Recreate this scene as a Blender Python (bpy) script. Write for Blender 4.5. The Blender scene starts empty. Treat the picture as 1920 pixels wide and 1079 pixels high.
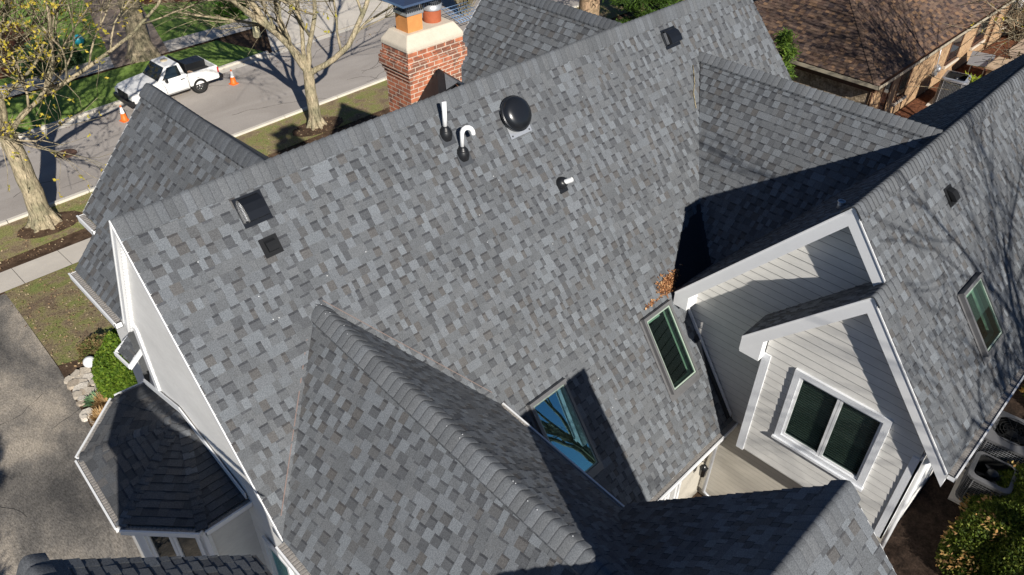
import bpy, math, random
import numpy as np
from mathutils import Vector, Matrix
R = math.radians
rnd = random.Random(7)
S = bpy.context.scene
COL = S.collection

# ------------------------------------------------------------------ camera
cam_d = bpy.data.cameras.new("camera"); cam = bpy.data.objects.new("camera", cam_d); COL.objects.link(cam)
cam_d.sensor_width = 36.0; cam_d.lens = 1448.0 * 36 / 1920; cam_d.clip_start = 0.1; cam_d.clip_end = 600
CP, CYW, CR = .666, .770, .0192
F_ = Vector((math.cos(CP)*math.cos(CYW), math.cos(CP)*math.sin(CYW), -math.sin(CP)))
R0 = F_.cross(Vector((0, 0, 1))).normalized(); U0 = R0.cross(F_)
RR = math.cos(CR)*R0 + math.sin(CR)*U0; UU = -math.sin(CR)*R0 + math.cos(CR)*U0
mw = Matrix((RR, UU, -F_)).transposed().to_4x4(); mw.translation = Vector((0, 0, 15.3455))
cam.matrix_world = mw
S.camera = cam
# ------------------------------------------------------------------ light
SUN_AZ, SUN_EL = R(69), R(30.3)          # direction the light travels to (in the ground plane), height of the sun
ld = Vector((math.cos(SUN_EL)*math.cos(SUN_AZ), math.cos(SUN_EL)*math.sin(SUN_AZ), -math.sin(SUN_EL)))
w = bpy.data.worlds.new("World"); S.world = w; w.use_nodes = True
nt = w.node_tree; bg = nt.nodes["Background"]
sky = nt.nodes.new("ShaderNodeTexSky"); sky.sky_type = 'NISHITA'; sky.sun_disc = False
sky.sun_elevation = SUN_EL; sky.sun_rotation = math.atan2(-ld.x, -ld.y)
sky.air_density = 0.75; sky.dust_density = 0.0; sky.ozone_density = 6.0
nt.links.new(sky.outputs[0], bg.inputs[0]); bg.inputs[1].default_value = 0.05
sd = bpy.data.lights.new("sun", 'SUN'); sd.energy = 5.0; sd.angle = R(0.53); sd.color = (1.0, .945, .86)
so = bpy.data.objects.new("sun", sd); COL.objects.link(so)
so.rotation_euler = ld.to_track_quat('-Z', 'Y').to_euler(); so.location = (-10, -20, 40)
S.view_settings.view_transform = 'Standard'; S.view_settings.look = 'None'; S.view_settings.exposure = 0.30; S.view_settings.gamma = 1
S.render.engine = 'CYCLES'
try:
    S.cycles.max_bounces = 6; S.cycles.transparent_max_bounces = 8
except Exception: pass

# ------------------------------------------------------------------ materials
def newmat(name):
    m = bpy.data.materials.new(name); m.use_nodes = True
    return m, m.node_tree, m.node_tree.nodes["Principled BSDF"]
def c4(c): return (c[0], c[1], c[2], 1)
def ramp(t, stops):
    n = t.nodes.new("ShaderNodeValToRGB"); el = n.color_ramp.elements
    el[0].position, el[0].color = stops[0][0], c4(stops[0][1]); el[1].position, el[1].color = stops[-1][0], c4(stops[-1][1])
    for p, c in stops[1:-1]:
        e = el.new(p); e.color = c4(c)
    return n
def noise(t, scale, detail=4, rough=.6, vec=None, dist=0):
    n = t.nodes.new("ShaderNodeTexNoise"); n.inputs['Scale'].default_value = scale; n.inputs['Detail'].default_value = detail
    n.inputs['Roughness'].default_value = rough; n.inputs['Distortion'].default_value = dist
    if vec is not None: t.links.new(vec, n.inputs['Vector'])
    return n
def objco(t, sc=None):
    tc = t.nodes.new("ShaderNodeTexCoord")
    if sc is None: return tc.outputs['Object']
    mp = t.nodes.new("ShaderNodeMapping"); mp.inputs['Scale'].default_value = sc
    t.links.new(tc.outputs['Object'], mp.inputs['Vector']); return mp.outputs['Vector']
def mixc(t, a, b, f, mode='MIX'):
    n = t.nodes.new("ShaderNodeMix"); n.data_type = 'RGBA'; n.blend_type = mode
    for sock, v in ((n.inputs[0], f), (n.inputs[6], a), (n.inputs[7], b)):
        if hasattr(v, 'links') or hasattr(v, 'is_linked'): t.links.new(v, sock)
        elif isinstance(v, (int, float)): sock.default_value = v
        else: sock.default_value = c4(v)
    return n.outputs[2]
def bump(t, bsdf, h, strength=.3, dist=.02):
    b = t.nodes.new("ShaderNodeBump"); b.inputs['Strength'].default_value = strength; b.inputs['Distance'].default_value = dist
    t.links.new(h, b.inputs['Height']); t.links.new(b.outputs[0], bsdf.inputs['Normal'])
def simple(name, c, rough=.6, metal=0, var=.12, scale=6, bmp=0, spec=.4, fine=60):
    m, t, b = newmat(name); v = objco(t)
    n = noise(t, scale, 5, .6, v); n2 = noise(t, fine, 2, .6, v)
    r = ramp(t, [(.3, [x*(1-var) for x in c]), (.7, [min(1, x*(1+var)) for x in c])])
    a = t.nodes.new("ShaderNodeMath"); a.operation = 'MULTIPLY_ADD'; a.inputs[1].default_value = .4; a.inputs[2].default_value = 0
    t.links.new(n2.outputs[0], a.inputs[0])
    a2 = t.nodes.new("ShaderNodeMath"); a2.operation = 'MULTIPLY_ADD'; a2.inputs[1].default_value = .6
    t.links.new(n.outputs[0], a2.inputs[0]); t.links.new(a.outputs[0], a2.inputs[2])
    t.links.new(a2.outputs[0], r.inputs[0]); t.links.new(r.outputs[0], b.inputs['Base Color'])
    b.inputs['Roughness'].default_value = rough; b.inputs['Metallic'].default_value = metal
    b.inputs['Specular IOR Level'].default_value = spec
    if bmp: bump(t, b, n2.outputs[0], bmp, .01)
    return m
def attrmat(name, rough=.9, grain=.25, gscale=160, patch=.12, pscale=1.2, spec=.2, bmp=.25, trans=0, gain=1.0):
    m, t, b = newmat(name); v = objco(t)
    at = t.nodes.new("ShaderNodeAttribute"); at.attribute_name = 'Col'
    n = noise(t, gscale, 2, .7, v); p = noise(t, pscale, 4, .6, v)
    r1 = ramp(t, [(.32, (1-grain,)*3), (.68, (1+grain,)*3)]); t.links.new(n.outputs[0], r1.inputs[0])
    r2 = ramp(t, [(.3, (gain*(1-patch),)*3), (.7, (gain*(1+patch),)*3)]); t.links.new(p.outputs[0], r2.inputs[0])
    a = mixc(t, at.outputs['Color'], r1.outputs[0], 1.0, 'MULTIPLY'); a = mixc(t, a, r2.outputs[0], 1.0, 'MULTIPLY')
    t.links.new(a, b.inputs['Base Color']); b.inputs['Roughness'].default_value = rough; b.inputs['Specular IOR Level'].default_value = spec
    if bmp: bump(t, b, n.outputs[0], bmp, .004)
    if trans:
        tr = t.nodes.new("ShaderNodeBsdfTranslucent"); t.links.new(a, tr.inputs[0]); mx = t.nodes.new("ShaderNodeMixShader"); mx.inputs[0].default_value = trans
        t.links.new(b.outputs[0], mx.inputs[1]); t.links.new(tr.outputs[0], mx.inputs[2])
        t.links.new(mx.outputs[0], t.nodes["Material Output"].inputs[0])
    return m
def brickmat(name, c1, c2, mortar, sx=.2, sy=.065, ms=.012, dark=None):
    m, t, b = newmat(name); uv = t.nodes.new("ShaderNodeUVMap")
    br = t.nodes.new("ShaderNodeTexBrick"); br.inputs['Color1'].default_value = c4(c1); br.inputs['Color2'].default_value = c4(c2)
    br.inputs['Mortar'].default_value = c4(mortar); br.inputs['Scale'].default_value = 1; br.inputs['Mortar Size'].default_value = ms*.5
    br.inputs['Brick Width'].default_value = sx; br.inputs['Row Height'].default_value = sy; br.inputs['Bias'].default_value = 0
    br.inputs['Mortar Smooth'].default_value = .2
    t.links.new(uv.outputs[0], br.inputs['Vector'])
    n = noise(t, 9, 4, .6, objco(t)); r = ramp(t, [(.3, (.7, .7, .7)), (.7, (1.2, 1.2, 1.2))]); t.links.new(n.outputs[0], r.inputs[0])
    a = mixc(t, br.outputs[0], r.outputs[0], 1.0, 'MULTIPLY')
    if dark:
        vo = t.nodes.new("ShaderNodeTexVoronoi"); vo.inputs['Scale'].default_value = 6; t.links.new(uv.outputs[0], vo.inputs['Vector'])
        r2 = ramp(t, [(.62, (0, 0, 0)), (.7, (1, 1, 1))]); sep = t.nodes.new("ShaderNodeSeparateColor"); t.links.new(vo.outputs['Color'], sep.inputs[0]); t.links.new(sep.outputs[0], r2.inputs[0])
        iv = t.nodes.new("ShaderNodeMath"); iv.operation = 'MULTIPLY_ADD'; iv.inputs[1].default_value = -.7; iv.inputs[2].default_value = .7; t.links.new(br.outputs['Fac'], iv.inputs[0])
        ml = t.nodes.new("ShaderNodeMath"); ml.operation = 'MULTIPLY'; t.links.new(iv.outputs[0], ml.inputs[0]); t.links.new(r2.outputs[0], ml.inputs[1])
        a = mixc(t, a, dark, ml.outputs[0])
    t.links.new(a, b.inputs['Base Color']); b.inputs['Roughness'].default_value = .9; b.inputs['Specular IOR Level'].default_value = .2
    iv2 = t.nodes.new("ShaderNodeMath"); iv2.operation = 'SUBTRACT'; iv2.inputs[0].default_value = 1; t.links.new(br.outputs['Fac'], iv2.inputs[1])
    bump(t, b, iv2.outputs[0], .6, .008)
    return m
def glassmat(name, tint=(.02, .03, .03), rough=.02, through=.0):
    m, t, b = newmat(name)
    b.inputs['Base Color'].default_value = c4(tint); b.inputs['Roughness'].default_value = rough; b.inputs['Specular IOR Level'].default_value = .9
    n = noise(t, 3, 2, .5, objco(t)); bump(t, b, n.outputs[0], .04, .02)
    if through:
        tr = t.nodes.new("ShaderNodeBsdfTransparent"); tr.inputs[0].default_value = (.82, .93, .88, 1); mx = t.nodes.new("ShaderNodeMixShader"); mx.inputs[0].default_value = through
        t.links.new(b.outputs[0], mx.inputs[1]); t.links.new(tr.outputs[0], mx.inputs[2]); t.links.new(mx.outputs[0], t.nodes["Material Output"].inputs[0])
    return m

M = {}
M['shingle'] = attrmat('asphalt_shingle', .92, .30, 75, .06, 1.0, .15, .3, gain=1.0)
M['bshingle'] = attrmat('brown_shingle', .92, .22, 160, .15, .7, .15, .3)
M['leaf'] = attrmat('leaf', .7, .15, 30, .1, 1, .3, 0, .25)
M['stone'] = attrmat('stone', .85, .25, 25, .15, 4, .2, .4)
M['mulchbits'] = attrmat('dry_leaf', .8, .2, 40, .1, 3, .2, .2)
M['white'] = simple('white_paint', (.78, .79, .80), .45, 0, .04, 3, .05, .4)
M['white_rough'] = simple('white_trim_board', (.74, .76, .79), .6, 0, .07, 30, .5, .3, 150)
def sidingmat(name, c):
    m, t, b = newmat(name); at = t.nodes.new("ShaderNodeAttribute"); at.attribute_name = 'Col'
    n = noise(t, 1.1, 6, .65, objco(t, (1, 1, 2.5))); n2 = noise(t, 40, 3, .6, objco(t, (.25, .25, 1))); r = ramp(t, [(.3, [x*.90 for x in c]), (.65, [x*1.04 for x in c])]); t.links.new(n.outputs[0], r.inputs[0])
    r2 = ramp(t, [(.3, (.95,)*3), (.7, (1.03,)*3)]); t.links.new(n2.outputs[0], r2.inputs[0])
    a = mixc(t, at.outputs['Color'], r.outputs[0], 1.0, 'MULTIPLY'); t.links.new(mixc(t, a, r2.outputs[0], 1.0, 'MULTIPLY'), b.inputs['Base Color'])
    b.inputs['Roughness'].default_value = .6; b.inputs['Specular IOR Level'].default_value = .3; bump(t, b, n2.outputs[0], .12, .01); return m
M['siding'] = sidingmat('cream_siding', (.66, .65, .62))
M['siding_l'] = sidingmat('pale_siding', (.80, .795, .775))
M['stucco'] = sidingmat('beige_lower_siding', (.48, .45, .39))
M['black'] = simple('black_plastic', (.012, .013, .015), .38, 0, .2, 8, .05, .5)
M['blackmetal'] = simple('black_metal', (.014, .016, .02), .28, .2, .1, 8, .02, .6)
M['flat_black'] = simple('matt_black', (.014, .015, .017), .75, 0, .1, 8, .02, .15)
M['flash'] = simple('dark_flashing', (.055, .06, .068), .5, 0, .15, 20)
M['rubber'] = simple('rubber', (.03, .03, .03), .75, 0, .2, 20, .2, .3)
M['galv'] = simple('galvanised', (.55, .57, .6), .4, .6, .1, 10, .1, .5)
M['steel'] = simple('stainless', (.50, .54, .60), .22, .95, .06, 5, .03, .5)
M['frame_grey'] = simple('skylight_cladding', (.16, .16, .165), .4, .3, .1, 10, .02, .5)
M['shaft'] = simple('skylight_shaft', (.62, .76, .60), .7, 0, .05, 2)
M['sash_green'] = simple('sash_green', (.30, .37, .31), .5)
M['pvc'] = simple('pvc', (.85, .86, .86), .4, 0, .03, 8, .02, .5)
M['glass'] = glassmat('dark_glass', (.012, .018, .022))
def coated(name, f, tint):
    m, t, b = newmat(name); g = t.nodes.new("ShaderNodeBsdfGlossy"); g.inputs['Roughness'].default_value = .01; g.inputs['Color'].default_value = c4(tint)
    tr = t.nodes.new("ShaderNodeBsdfTransparent"); tr.inputs[0].default_value = (.84, .95, .90, 1); mx = t.nodes.new("ShaderNodeMixShader"); mx.inputs[0].default_value = f
    t.links.new(tr.outputs[0], mx.inputs[1]); t.links.new(g.outputs[0], mx.inputs[2]); t.links.new(mx.outputs[0], t.nodes["Material Output"].inputs[0]); return m
M['sky_glass'] = coated('skylight_glass', .14, (.8, .95, .88)); M['sky_glass2'] = coated('skylight_glass_coated', .50, (.30, .58, .68)); M['void'] = simple('dark_room', (.006, .006, .007), .9, spec=.05)
M['gutterguard'] = simple('gutter_mesh', (.33, .31, .29), .6, .2, .35, 25, .6, .3, 110)
M['concrete'] = simple('concrete', (.63, .58, .51), .9, 0, .12, 1.5, .3, .15, 50)
M['crown'] = simple('chimney_crown', (.60, .53, .43), .9, 0, .12, 5, .5, .1, 60)
M['kerb'] = simple('kerb_concrete', (.64, .60, .53), .9, 0, .12, 2, .3, .15, 40)
M['clay'] = simple('clay_flue', (.62, .27, .09), .75, 0, .15, 8, .2, .2)
M['clay2'] = simple('clay_flue_red', (.36, .10, .045), .75, 0, .15, 8, .2, .2)
M['brick'] = brickmat('red_brick', (.52, .19, .10), (.40, .14, .08), (.60, .49, .39), .2, .078, .016, (.13, .08, .065))
M['tanbrick'] = brickmat('tan_brick', (.50, .32, .17), (.42, .26, .14), (.46, .36, .25), .2, .07, .014, (.3, .17, .09))
M['brown_trim'] = simple('brown_trim', (.11, .055, .035), .6, 0, .2, 5)
M['orange'] = simple('cone_orange', (.85, .16, .02), .5, 0, .05, 8)
M['truck_white'] = simple('truck_paint', (.80, .80, .79), .18, 0, .03, 2, .0, .6)
M['chrome'] = simple('chrome', (.6, .6, .6), .15, 1, .1, 6)
M['tyre'] = simple('tyre', (.022, .022, .022), .85, 0, .2, 12, .2, .2)
def barkmat(name, c, k=.5):
    m, t, b = newmat(name); v = objco(t, (1, 1, .22)); n = noise(t, 14, 6, .75, v, .4); n2 = noise(t, 1.6, 4, .6, objco(t))
    r = ramp(t, [(.36, [x*(1-k*1.15) for x in c]), (.5, c), (.66, [min(1, x*(1+k*.7)) for x in c])]); t.links.new(n.outputs[0], r.inputs[0])
    r2 = ramp(t, [(.35, (.62, .66, .58)), (.6, (1.12, 1.08, 1.0))]); t.links.new(n2.outputs[0], r2.inputs[0])
    t.links.new(mixc(t, r.outputs[0], r2.outputs[0], 1.0, 'MULTIPLY'), b.inputs['Base Color']); b.inputs['Roughness'].default_value = .95; b.inputs['Specular IOR Level'].default_value = .1
    bump(t, b, n.outputs[0], 1.0, .06); return m
M['bark'] = barkmat('bark', (.41, .355, .26), .6); M['bark2'] = barkmat('bark_grey', (.38, .32, .24)); M['barkpine'] = barkmat('pine_bark', (.42, .30, .21))
M['acgrey'] = simple('ac_metal', (.30, .30, .29), .5, .3, .1, 8, .05)
M['acdark'] = simple('ac_dark', (.02, .02, .02), .6, 0, .2, 8)
M['red'] = simple('tail_red', (.5, .02, .02), .3)
M['lens'] = simple('lens', (.7, .7, .68), .1, .2)
M['blind'] = simple('blind', (.30, .30, .28), .7)
M['bluebin'] = simple('blue_bin', (.01, .025, .16), .45)
M['yellow'] = simple('cream_post', (.8, .72, .45), .6)
M['teal'] = simple('teal_ball', (.03, .30, .38), .3)
def groundmat(name, stops, scale, fine=30, fs=.35, rough=.95, bs=.5, dist=.6, sc=None, extra=None):
    m, t, b = newmat(name); v = objco(t, sc)
    n = noise(t, scale, 8, .62, v, dist); f = noise(t, fine, 4, .7, v)
    r = ramp(t, stops); t.links.new(n.outputs[0], r.inputs[0])
    rf = ramp(t, [(.3, (1-fs,)*3), (.7, (1+fs,)*3)]); t.links.new(f.outputs[0], rf.inputs[0])
    a = mixc(t, r.outputs[0], rf.outputs[0], 1.0, 'MULTIPLY')
    if extra:
        n3 = noise(t, extra[0], 5, .6, v, .3); r3 = ramp(t, [(extra[1], (0, 0, 0)), (extra[1]+.08, (1, 1, 1))]); t.links.new(n3.outputs[0], r3.inputs[0])
        a = mixc(t, a, extra[2], r3.outputs[0])
    t.links.new(a, b.inputs['Base Color']); b.inputs['Roughness'].default_value = rough; b.inputs['Specular IOR Level'].default_value = .15
    bump(t, b, f.outputs[0], bs, .03)
    return m
M['soil'] = groundmat('soil', [(.35, (.055, .034, .022)), (.65, (.13, .085, .055))], 3, 25)
M['mulch'] = groundmat('mulch', [(.35, (.06, .022, .012)), (.65, (.20, .085, .045))], 5, 18, .5)
M['grass_thin'] = groundmat('thin_grass', [(.36, (.19, .14, .095)), (.46, (.26, .21, .12)), (.55, (.24, .23, .09)), (.7, (.19, .23, .07))], 1.6, 24, .65, dist=.4)
M['grass'] = groundmat('lush_grass', [(.3, (.14, .22, .05)), (.5, (.20, .31, .065)), (.7, (.29, .38, .11))], 1.3, 18, .5)
M['asphalt'] = groundmat('street_asphalt', [(.3, (.32, .29, .265)), (.7, (.43, .395, .365))], .35, 30, .16, .9, .2, sc=(.5, 1.6, 1), extra=None)
M['drive'] = groundmat('driveway_asphalt', [(.37, (.10, .095, .09)), (.46, (.23, .21, .185)), (.56, (.46, .40, .325))], .42, 34, .45, .95, .6, sc=(1.0, .35, 1))
M['paving'] = groundmat('paving', [(.3, (.38, .28, .21)), (.7, (.5, .40, .31))], 1.5, 12, .2)

# ------------------------------------------------------------------ mesh builder
def V(*a): return np.array(a if len(a) == 3 else a[0], float)
def nrm(v): v = np.asarray(v, float); return v/np.linalg.norm(v)
class MB:
    def __init__(s): s.v = []; s.f = []; s.c = []; s.sm = []
    def face(s, pts, col=(1, 1, 1), smooth=False):
        i = len(s.v); s.v.extend([tuple(map(float, p)) for p in pts]); s.f.append(tuple(range(i, i+len(pts)))); s.c.append(col); s.sm.append(smooth)
    def mesh(s, vs, fs, col=(1, 1, 1), smooth=False):
        i = len(s.v); s.v.extend([tuple(map(float, p)) for p in vs])
        for f in fs: s.f.append(tuple(i+k for k in f)); s.c.append(col); s.sm.append(smooth)
    def hexa(s, p, col=(1, 1, 1)):      # 8 corners: bottom 4 (ccw from above), top 4
        s.mesh(p, [(3, 2, 1, 0), (4, 5, 6, 7), (0, 1, 5, 4), (1, 2, 6, 5), (2, 3, 7, 6), (3, 0, 4, 7)], col)
    def box(s, c, d, rz=0, col=(1, 1, 1), top=1.0):
        hx, hy, hz = d[0]/2, d[1]/2, d[2]/2; cs, sn = math.cos(rz), math.sin(rz); P = []
        for z, k in ((-hz, 1), (hz, top)):
            for x, y in ((-hx, -hy), (hx, -hy), (hx, hy), (-hx, hy)):
                x1, y1 = x*k, y*k; P.append((c[0]+x1*cs-y1*sn, c[1]+x1*sn+y1*cs, c[2]+z))
        s.hexa(P, col)
    def obox(s, o, u, v, n, du, dv, dn, col=(1, 1, 1)):   # box with corner o and axes u,v,n
        o, u, v, n = map(V, (o, u, v, n)); P = []
        for k in (0, 1):
            for a, b in ((0, 0), (1, 0), (1, 1), (0, 1)): P.append(o+u*du*a+v*dv*b+n*dn*k)
        s.hexa(P, col)
    def beam(s, a, b, wv, hv, col=(1, 1, 1)):             # parallelepiped from a to b swept by wv and hv
        a, b, wv, hv = map(V, (a, b, wv, hv))
        s.hexa([a, b, b+wv, a+wv, a+hv, b+hv, b+wv+hv, a+wv+hv], col)
    def tube(s, pts, rad, k=8, cap=True, col=(1, 1, 1), smooth=True):
        pts = [V(p) for p in pts]; n = len(pts); rad = rad if hasattr(rad, '__len__') else [rad]*n
        vs = []; ref = None
        for i, p in enumerate(pts):
            t = nrm(pts[min(i+1, n-1)]-pts[max(i-1, 0)])
            if ref is None:
                ref = np.cross(t, (0, 0, 1.)) if abs(t[2]) < .9 else np.cross(t, (1., 0, 0))
            a = nrm(ref-t*(ref@t)); b = np.cross(t, a); ref = a
            for j in range(k):
                th = 2*math.pi*j/k; vs.append(p+rad[i]*(math.cos(th)*a+math.sin(th)*b))
        fs = [(i*k+j, i*k+(j+1) % k, (i+1)*k+(j+1) % k, (i+1)*k+j) for i in range(n-1) for j in range(k)]
        if cap: fs += [tuple(range(k))[::-1], tuple((n-1)*k+j for j in range(k))]
        s.mesh(vs, fs, col, smooth)
    def lathe(s, c, prof, k=24, col=(1, 1, 1), axis=None, smooth=True):   # prof: (r,h)
        ax = nrm(axis if axis is not None else (0, 0, 1.)); a = np.cross(ax, (0, 1., 0)) if abs(ax[1]) < .9 else np.cross(ax, (1., 0, 0)); a = nrm(a); b = np.cross(ax, a)
        c = V(c); vs = [c+ax*h+r*(math.cos(2*math.pi*j/k)*a+math.sin(2*math.pi*j/k)*b) for r, h in prof for j in range(k)]
        fs = [(i*k+j, i*k+(j+1) % k, (i+1)*k+(j+1) % k, (i+1)*k+j) for i in range(len(prof)-1) for j in range(k)]
        fs += [tuple((len(prof)-1)*k+j for j in range(k))]
        s.mesh(vs, fs, col, smooth)
    def build(s, name, mat, parent=None, origin=None):
        me = bpy.data.meshes.new(name); vs = np.array(s.v, float).reshape(-1, 3)
        o = bpy.data.objects.new(name, me)
        if parent is not None:
            pl = V(parent_loc(parent)); vs = vs-pl
        elif origin is not None:
            vs = vs-V(origin); o.location = origin
        me.from_pydata(vs.tolist(), [], s.f)
        me.polygons.foreach_set('use_smooth', s.sm)
        me.uv_layers.new(name='UVMap'); me.color_attributes.new('Col', 'FLOAT_COLOR', 'CORNER'); uv = me.uv_layers['UVMap']; ca = me.color_attributes['Col']
        uvs = []; cols = []
        for f, c in zip(s.f, s.c):
            a, b, d = (np.array(s.v[f[0]]), np.array(s.v[f[1]]), np.array(s.v[f[2]]))
            nn = np.abs(np.cross(b-a, d-a)); ax = int(np.argmax(nn)); ij = ((1, 2), (0, 2), (0, 1))[ax]
            for i in f:
                p = s.v[i]; uvs += [p[ij[0]], p[ij[1]]]; cols += [c[0], c[1], c[2], 1.0]
        uv.data.foreach_set('uv', uvs); ca.data.foreach_set('color', cols)
        me.materials.append(mat); me.update()
        COL.objects.link(o)
        if parent is not None: o.parent = parent
        return o
def parent_loc(p):
    l = V(0, 0, 0)
    while p is not None: l = l+V(*p.location); p = p.parent
    return l
def tag(o, label, cat=None, group=None, kind=None):
    if label: o['label'] = label
    if cat: o['category'] = cat
    if group: o['group'] = group
    if kind: o['kind'] = kind
    return o
def empty(name, loc, label, cat, group=None):
    o = bpy.data.objects.new(name, None); o.location = loc; o.empty_display_size = .2; COL.objects.link(o)
    return tag(o, label, cat, group)
def single(mb, name, mat, label, cat, group=None, origin=None):
    if origin is None:
        a = np.array(mb.v); origin = ((a[:, 0].min()+a[:, 0].max())/2, (a[:, 1].min()+a[:, 1].max())/2, a[:, 2].min())
    return tag(mb.build(name, mat, None, origin), label, cat, group)

# ------------------------------------------------------------------ coursed surfaces
def clip2(poly, cp):
    out = poly
    n = len(cp)
    for i in range(n):
        a, b = cp[i], cp[(i+1) % n]; ex, ey = b[0]-a[0], b[1]-a[1]; inp = out; out = []
        if not inp: return []
        for j in range(len(inp)):
            p, q = inp[j], inp[(j+1) % len(inp)]
            dp = ex*(p[1]-a[1])-ey*(p[0]-a[0]); dq = ex*(q[1]-a[1])-ey*(q[0]-a[0])
            if dp >= -1e-9: out.append(p)
            if (dp > 1e-9 and dq < -1e-9) or (dp < -1e-9 and dq > 1e-9):
                t = dp/(dp-dq); out.append((p[0]+t*(q[0]-p[0]), p[1]+t*(q[1]-p[1])))
    return out if len(out) > 2 else []
def ccw(p):
    a = sum(p[i][0]*p[(i+1) % len(p)][1]-p[(i+1) % len(p)][0]*p[i][1] for i in range(len(p)))
    return p if a > 0 else p[::-1]
def subtract(rect, holes):
    rs = [rect]
    for h in holes:
        o = []
        for (a, b, c, d) in rs:
            if h[0] >= b or h[1] <= a or h[2] >= d or h[3] <= c: o.append((a, b, c, d)); continue
            if h[2] > c: o.append((a, b, c, h[2]))
            if h[3] < d: o.append((a, b, h[3], d))
            c2, d2 = max(c, h[2]), min(d, h[3])
            if h[0] > a: o.append((a, h[0], c2, d2))
            if h[1] < b: o.append((h[1], b, c2, d2))
        rs = o
    return rs
class Plane:
    def __init__(s, o, u, n):
        s.o = V(o); s.n = nrm(n); u = V(u); s.u = nrm(u-s.n*(u@s.n)); s.v = np.cross(s.n, s.u)
        if s.v[2] < 0: s.u = -s.u; s.v = -s.v
    def to2(s, p): d = V(p)-s.o; return (float(d@s.u), float(d@s.v))
    def P(s, a, b, h=0): return s.o+s.u*a+s.v*b+s.n*h
def from_pts(pts, u=None, up=True):
    pts = [V(p) for p in pts]; n = nrm(np.cross(pts[1]-pts[0], pts[2]-pts[0]))
    if (n[2] < 0) == up and abs(n[2]) > 1e-6: n = -n
    if u is None: u = np.cross((0, 0, 1.), n)
    return Plane(pts[0], u, n)
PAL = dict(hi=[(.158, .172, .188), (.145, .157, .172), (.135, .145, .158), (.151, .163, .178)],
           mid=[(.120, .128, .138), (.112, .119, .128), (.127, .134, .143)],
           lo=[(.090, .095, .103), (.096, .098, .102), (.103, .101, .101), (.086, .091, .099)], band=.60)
PALB = dict(hi=[(.235, .145, .088), (.20, .125, .082), (.185, .125, .09)], mid=[(.15, .10, .075), (.16, .108, .08), (.13, .09, .072)],
            lo=[(.085, .06, .052), (.07, .052, .05), (.11, .07, .055)], band=.7)
def jit(c, r, k=.07):
    f = 1+r.uniform(-k, k); return (c[0]*f, c[1]*f, c[2]*f)
def shingle(mb, pl, polys, expo=.143, pal=PAL, holes=(), seed=1, wr=(.065, .165), curve=0):
    r = random.Random(seed)
    for poly in polys:
        p2 = ccw([pl.to2(p) for p in poly]); us = [p[0] for p in p2]; vs = [p[1] for p in p2]
        for k in range(int(math.floor(min(vs)/expo)), int(math.ceil(max(vs)/expo))):
            v0, v1 = k*expo, (k+1)*expo; rr = random.Random(seed*1000+k)
            x = min(us)-rr.uniform(0, .3); tooth = rr.random() < .5
            while x < max(us):
                wd = rr.uniform(*wr); 
                if tooth:
                    t = rr.random(); col = rr.choice(pal['hi']) if t < .55 else rr.choice(pal['mid']); h = .017
                    segs = [(v0, v1, col)]
                    if rr.random() < .08: wd += .15
                else:
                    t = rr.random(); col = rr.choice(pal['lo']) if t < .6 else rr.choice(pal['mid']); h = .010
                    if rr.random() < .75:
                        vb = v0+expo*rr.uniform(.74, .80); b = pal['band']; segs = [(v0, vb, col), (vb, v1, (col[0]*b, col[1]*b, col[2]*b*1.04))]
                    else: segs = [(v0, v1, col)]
                for (a, b, cc) in segs:
                    cc = jit(cc, rr)
                    for rc in subtract((x, x+wd, a, b), holes):
                        q = clip2([(rc[0], rc[2]), (rc[1], rc[2]), (rc[1], rc[3]), (rc[0], rc[3])], p2)
                        if not q: continue
                        H = lambda vv: h+(.002-h)*(vv-v0)/expo
                        mb.face([pl.P(s_, t_, H(t_)) for s_, t_ in q], cc)
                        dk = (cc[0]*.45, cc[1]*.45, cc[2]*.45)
                        for i in range(len(q)):
                            p, s_ = q[i], q[(i+1) % len(q)]
                            if abs(p[1]-v0) < 1e-6 and abs(s_[1]-v0) < 1e-6:
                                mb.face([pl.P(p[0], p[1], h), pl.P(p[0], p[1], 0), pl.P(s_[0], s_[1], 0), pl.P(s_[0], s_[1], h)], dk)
                            elif tooth and abs(p[0]-s_[0]) < 1e-6 and (abs(p[0]-x) < 1e-6 or abs(p[0]-x-wd) < 1e-6):
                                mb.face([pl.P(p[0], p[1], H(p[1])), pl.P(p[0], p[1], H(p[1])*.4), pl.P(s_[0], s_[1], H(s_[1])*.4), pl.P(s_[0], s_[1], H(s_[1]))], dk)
                x += wd; tooth = not tooth
def lap(mb, pl, polys, expo=.165, th=.014, holes=(), lap_shade=.20):  # darker strip at each course top paints the shadow line under the lap
    for poly in polys:
        p2 = ccw([pl.to2(p) for p in poly]); us = [p[0] for p in p2]; vs = [p[1] for p in p2]
        for k in range(int(math.floor(min(vs)/expo)), int(math.ceil(max(vs)/expo))):
            v0, v1 = k*expo, (k+1)*expo
            for rc, kc in [(rc_, 1.0) for rc_ in subtract((min(us), max(us), v0, v1-.016), holes)]+[(rc_, lap_shade) for rc_ in subtract((min(us), max(us), v1-.016, v1), holes)]:
                q = clip2([(rc[0], rc[2]), (rc[1], rc[2]), (rc[1], rc[3]), (rc[0], rc[3])], p2)
                if not q: continue
                H = lambda vv: th+(.001-th)*(vv-v0)/expo
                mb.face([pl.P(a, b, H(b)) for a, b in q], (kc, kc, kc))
                for i in range(len(q)):
                    p, s_ = q[i], q[(i+1) % len(q)]
                    if abs(p[1]-v0) < 1e-6 and abs(s_[1]-v0) < 1e-6:
                        mb.face([pl.P(p[0], p[1], th), pl.P(p[0], p[1], 0), pl.P(s_[0], s_[1], 0), pl.P(s_[0], s_[1], th)])
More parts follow.
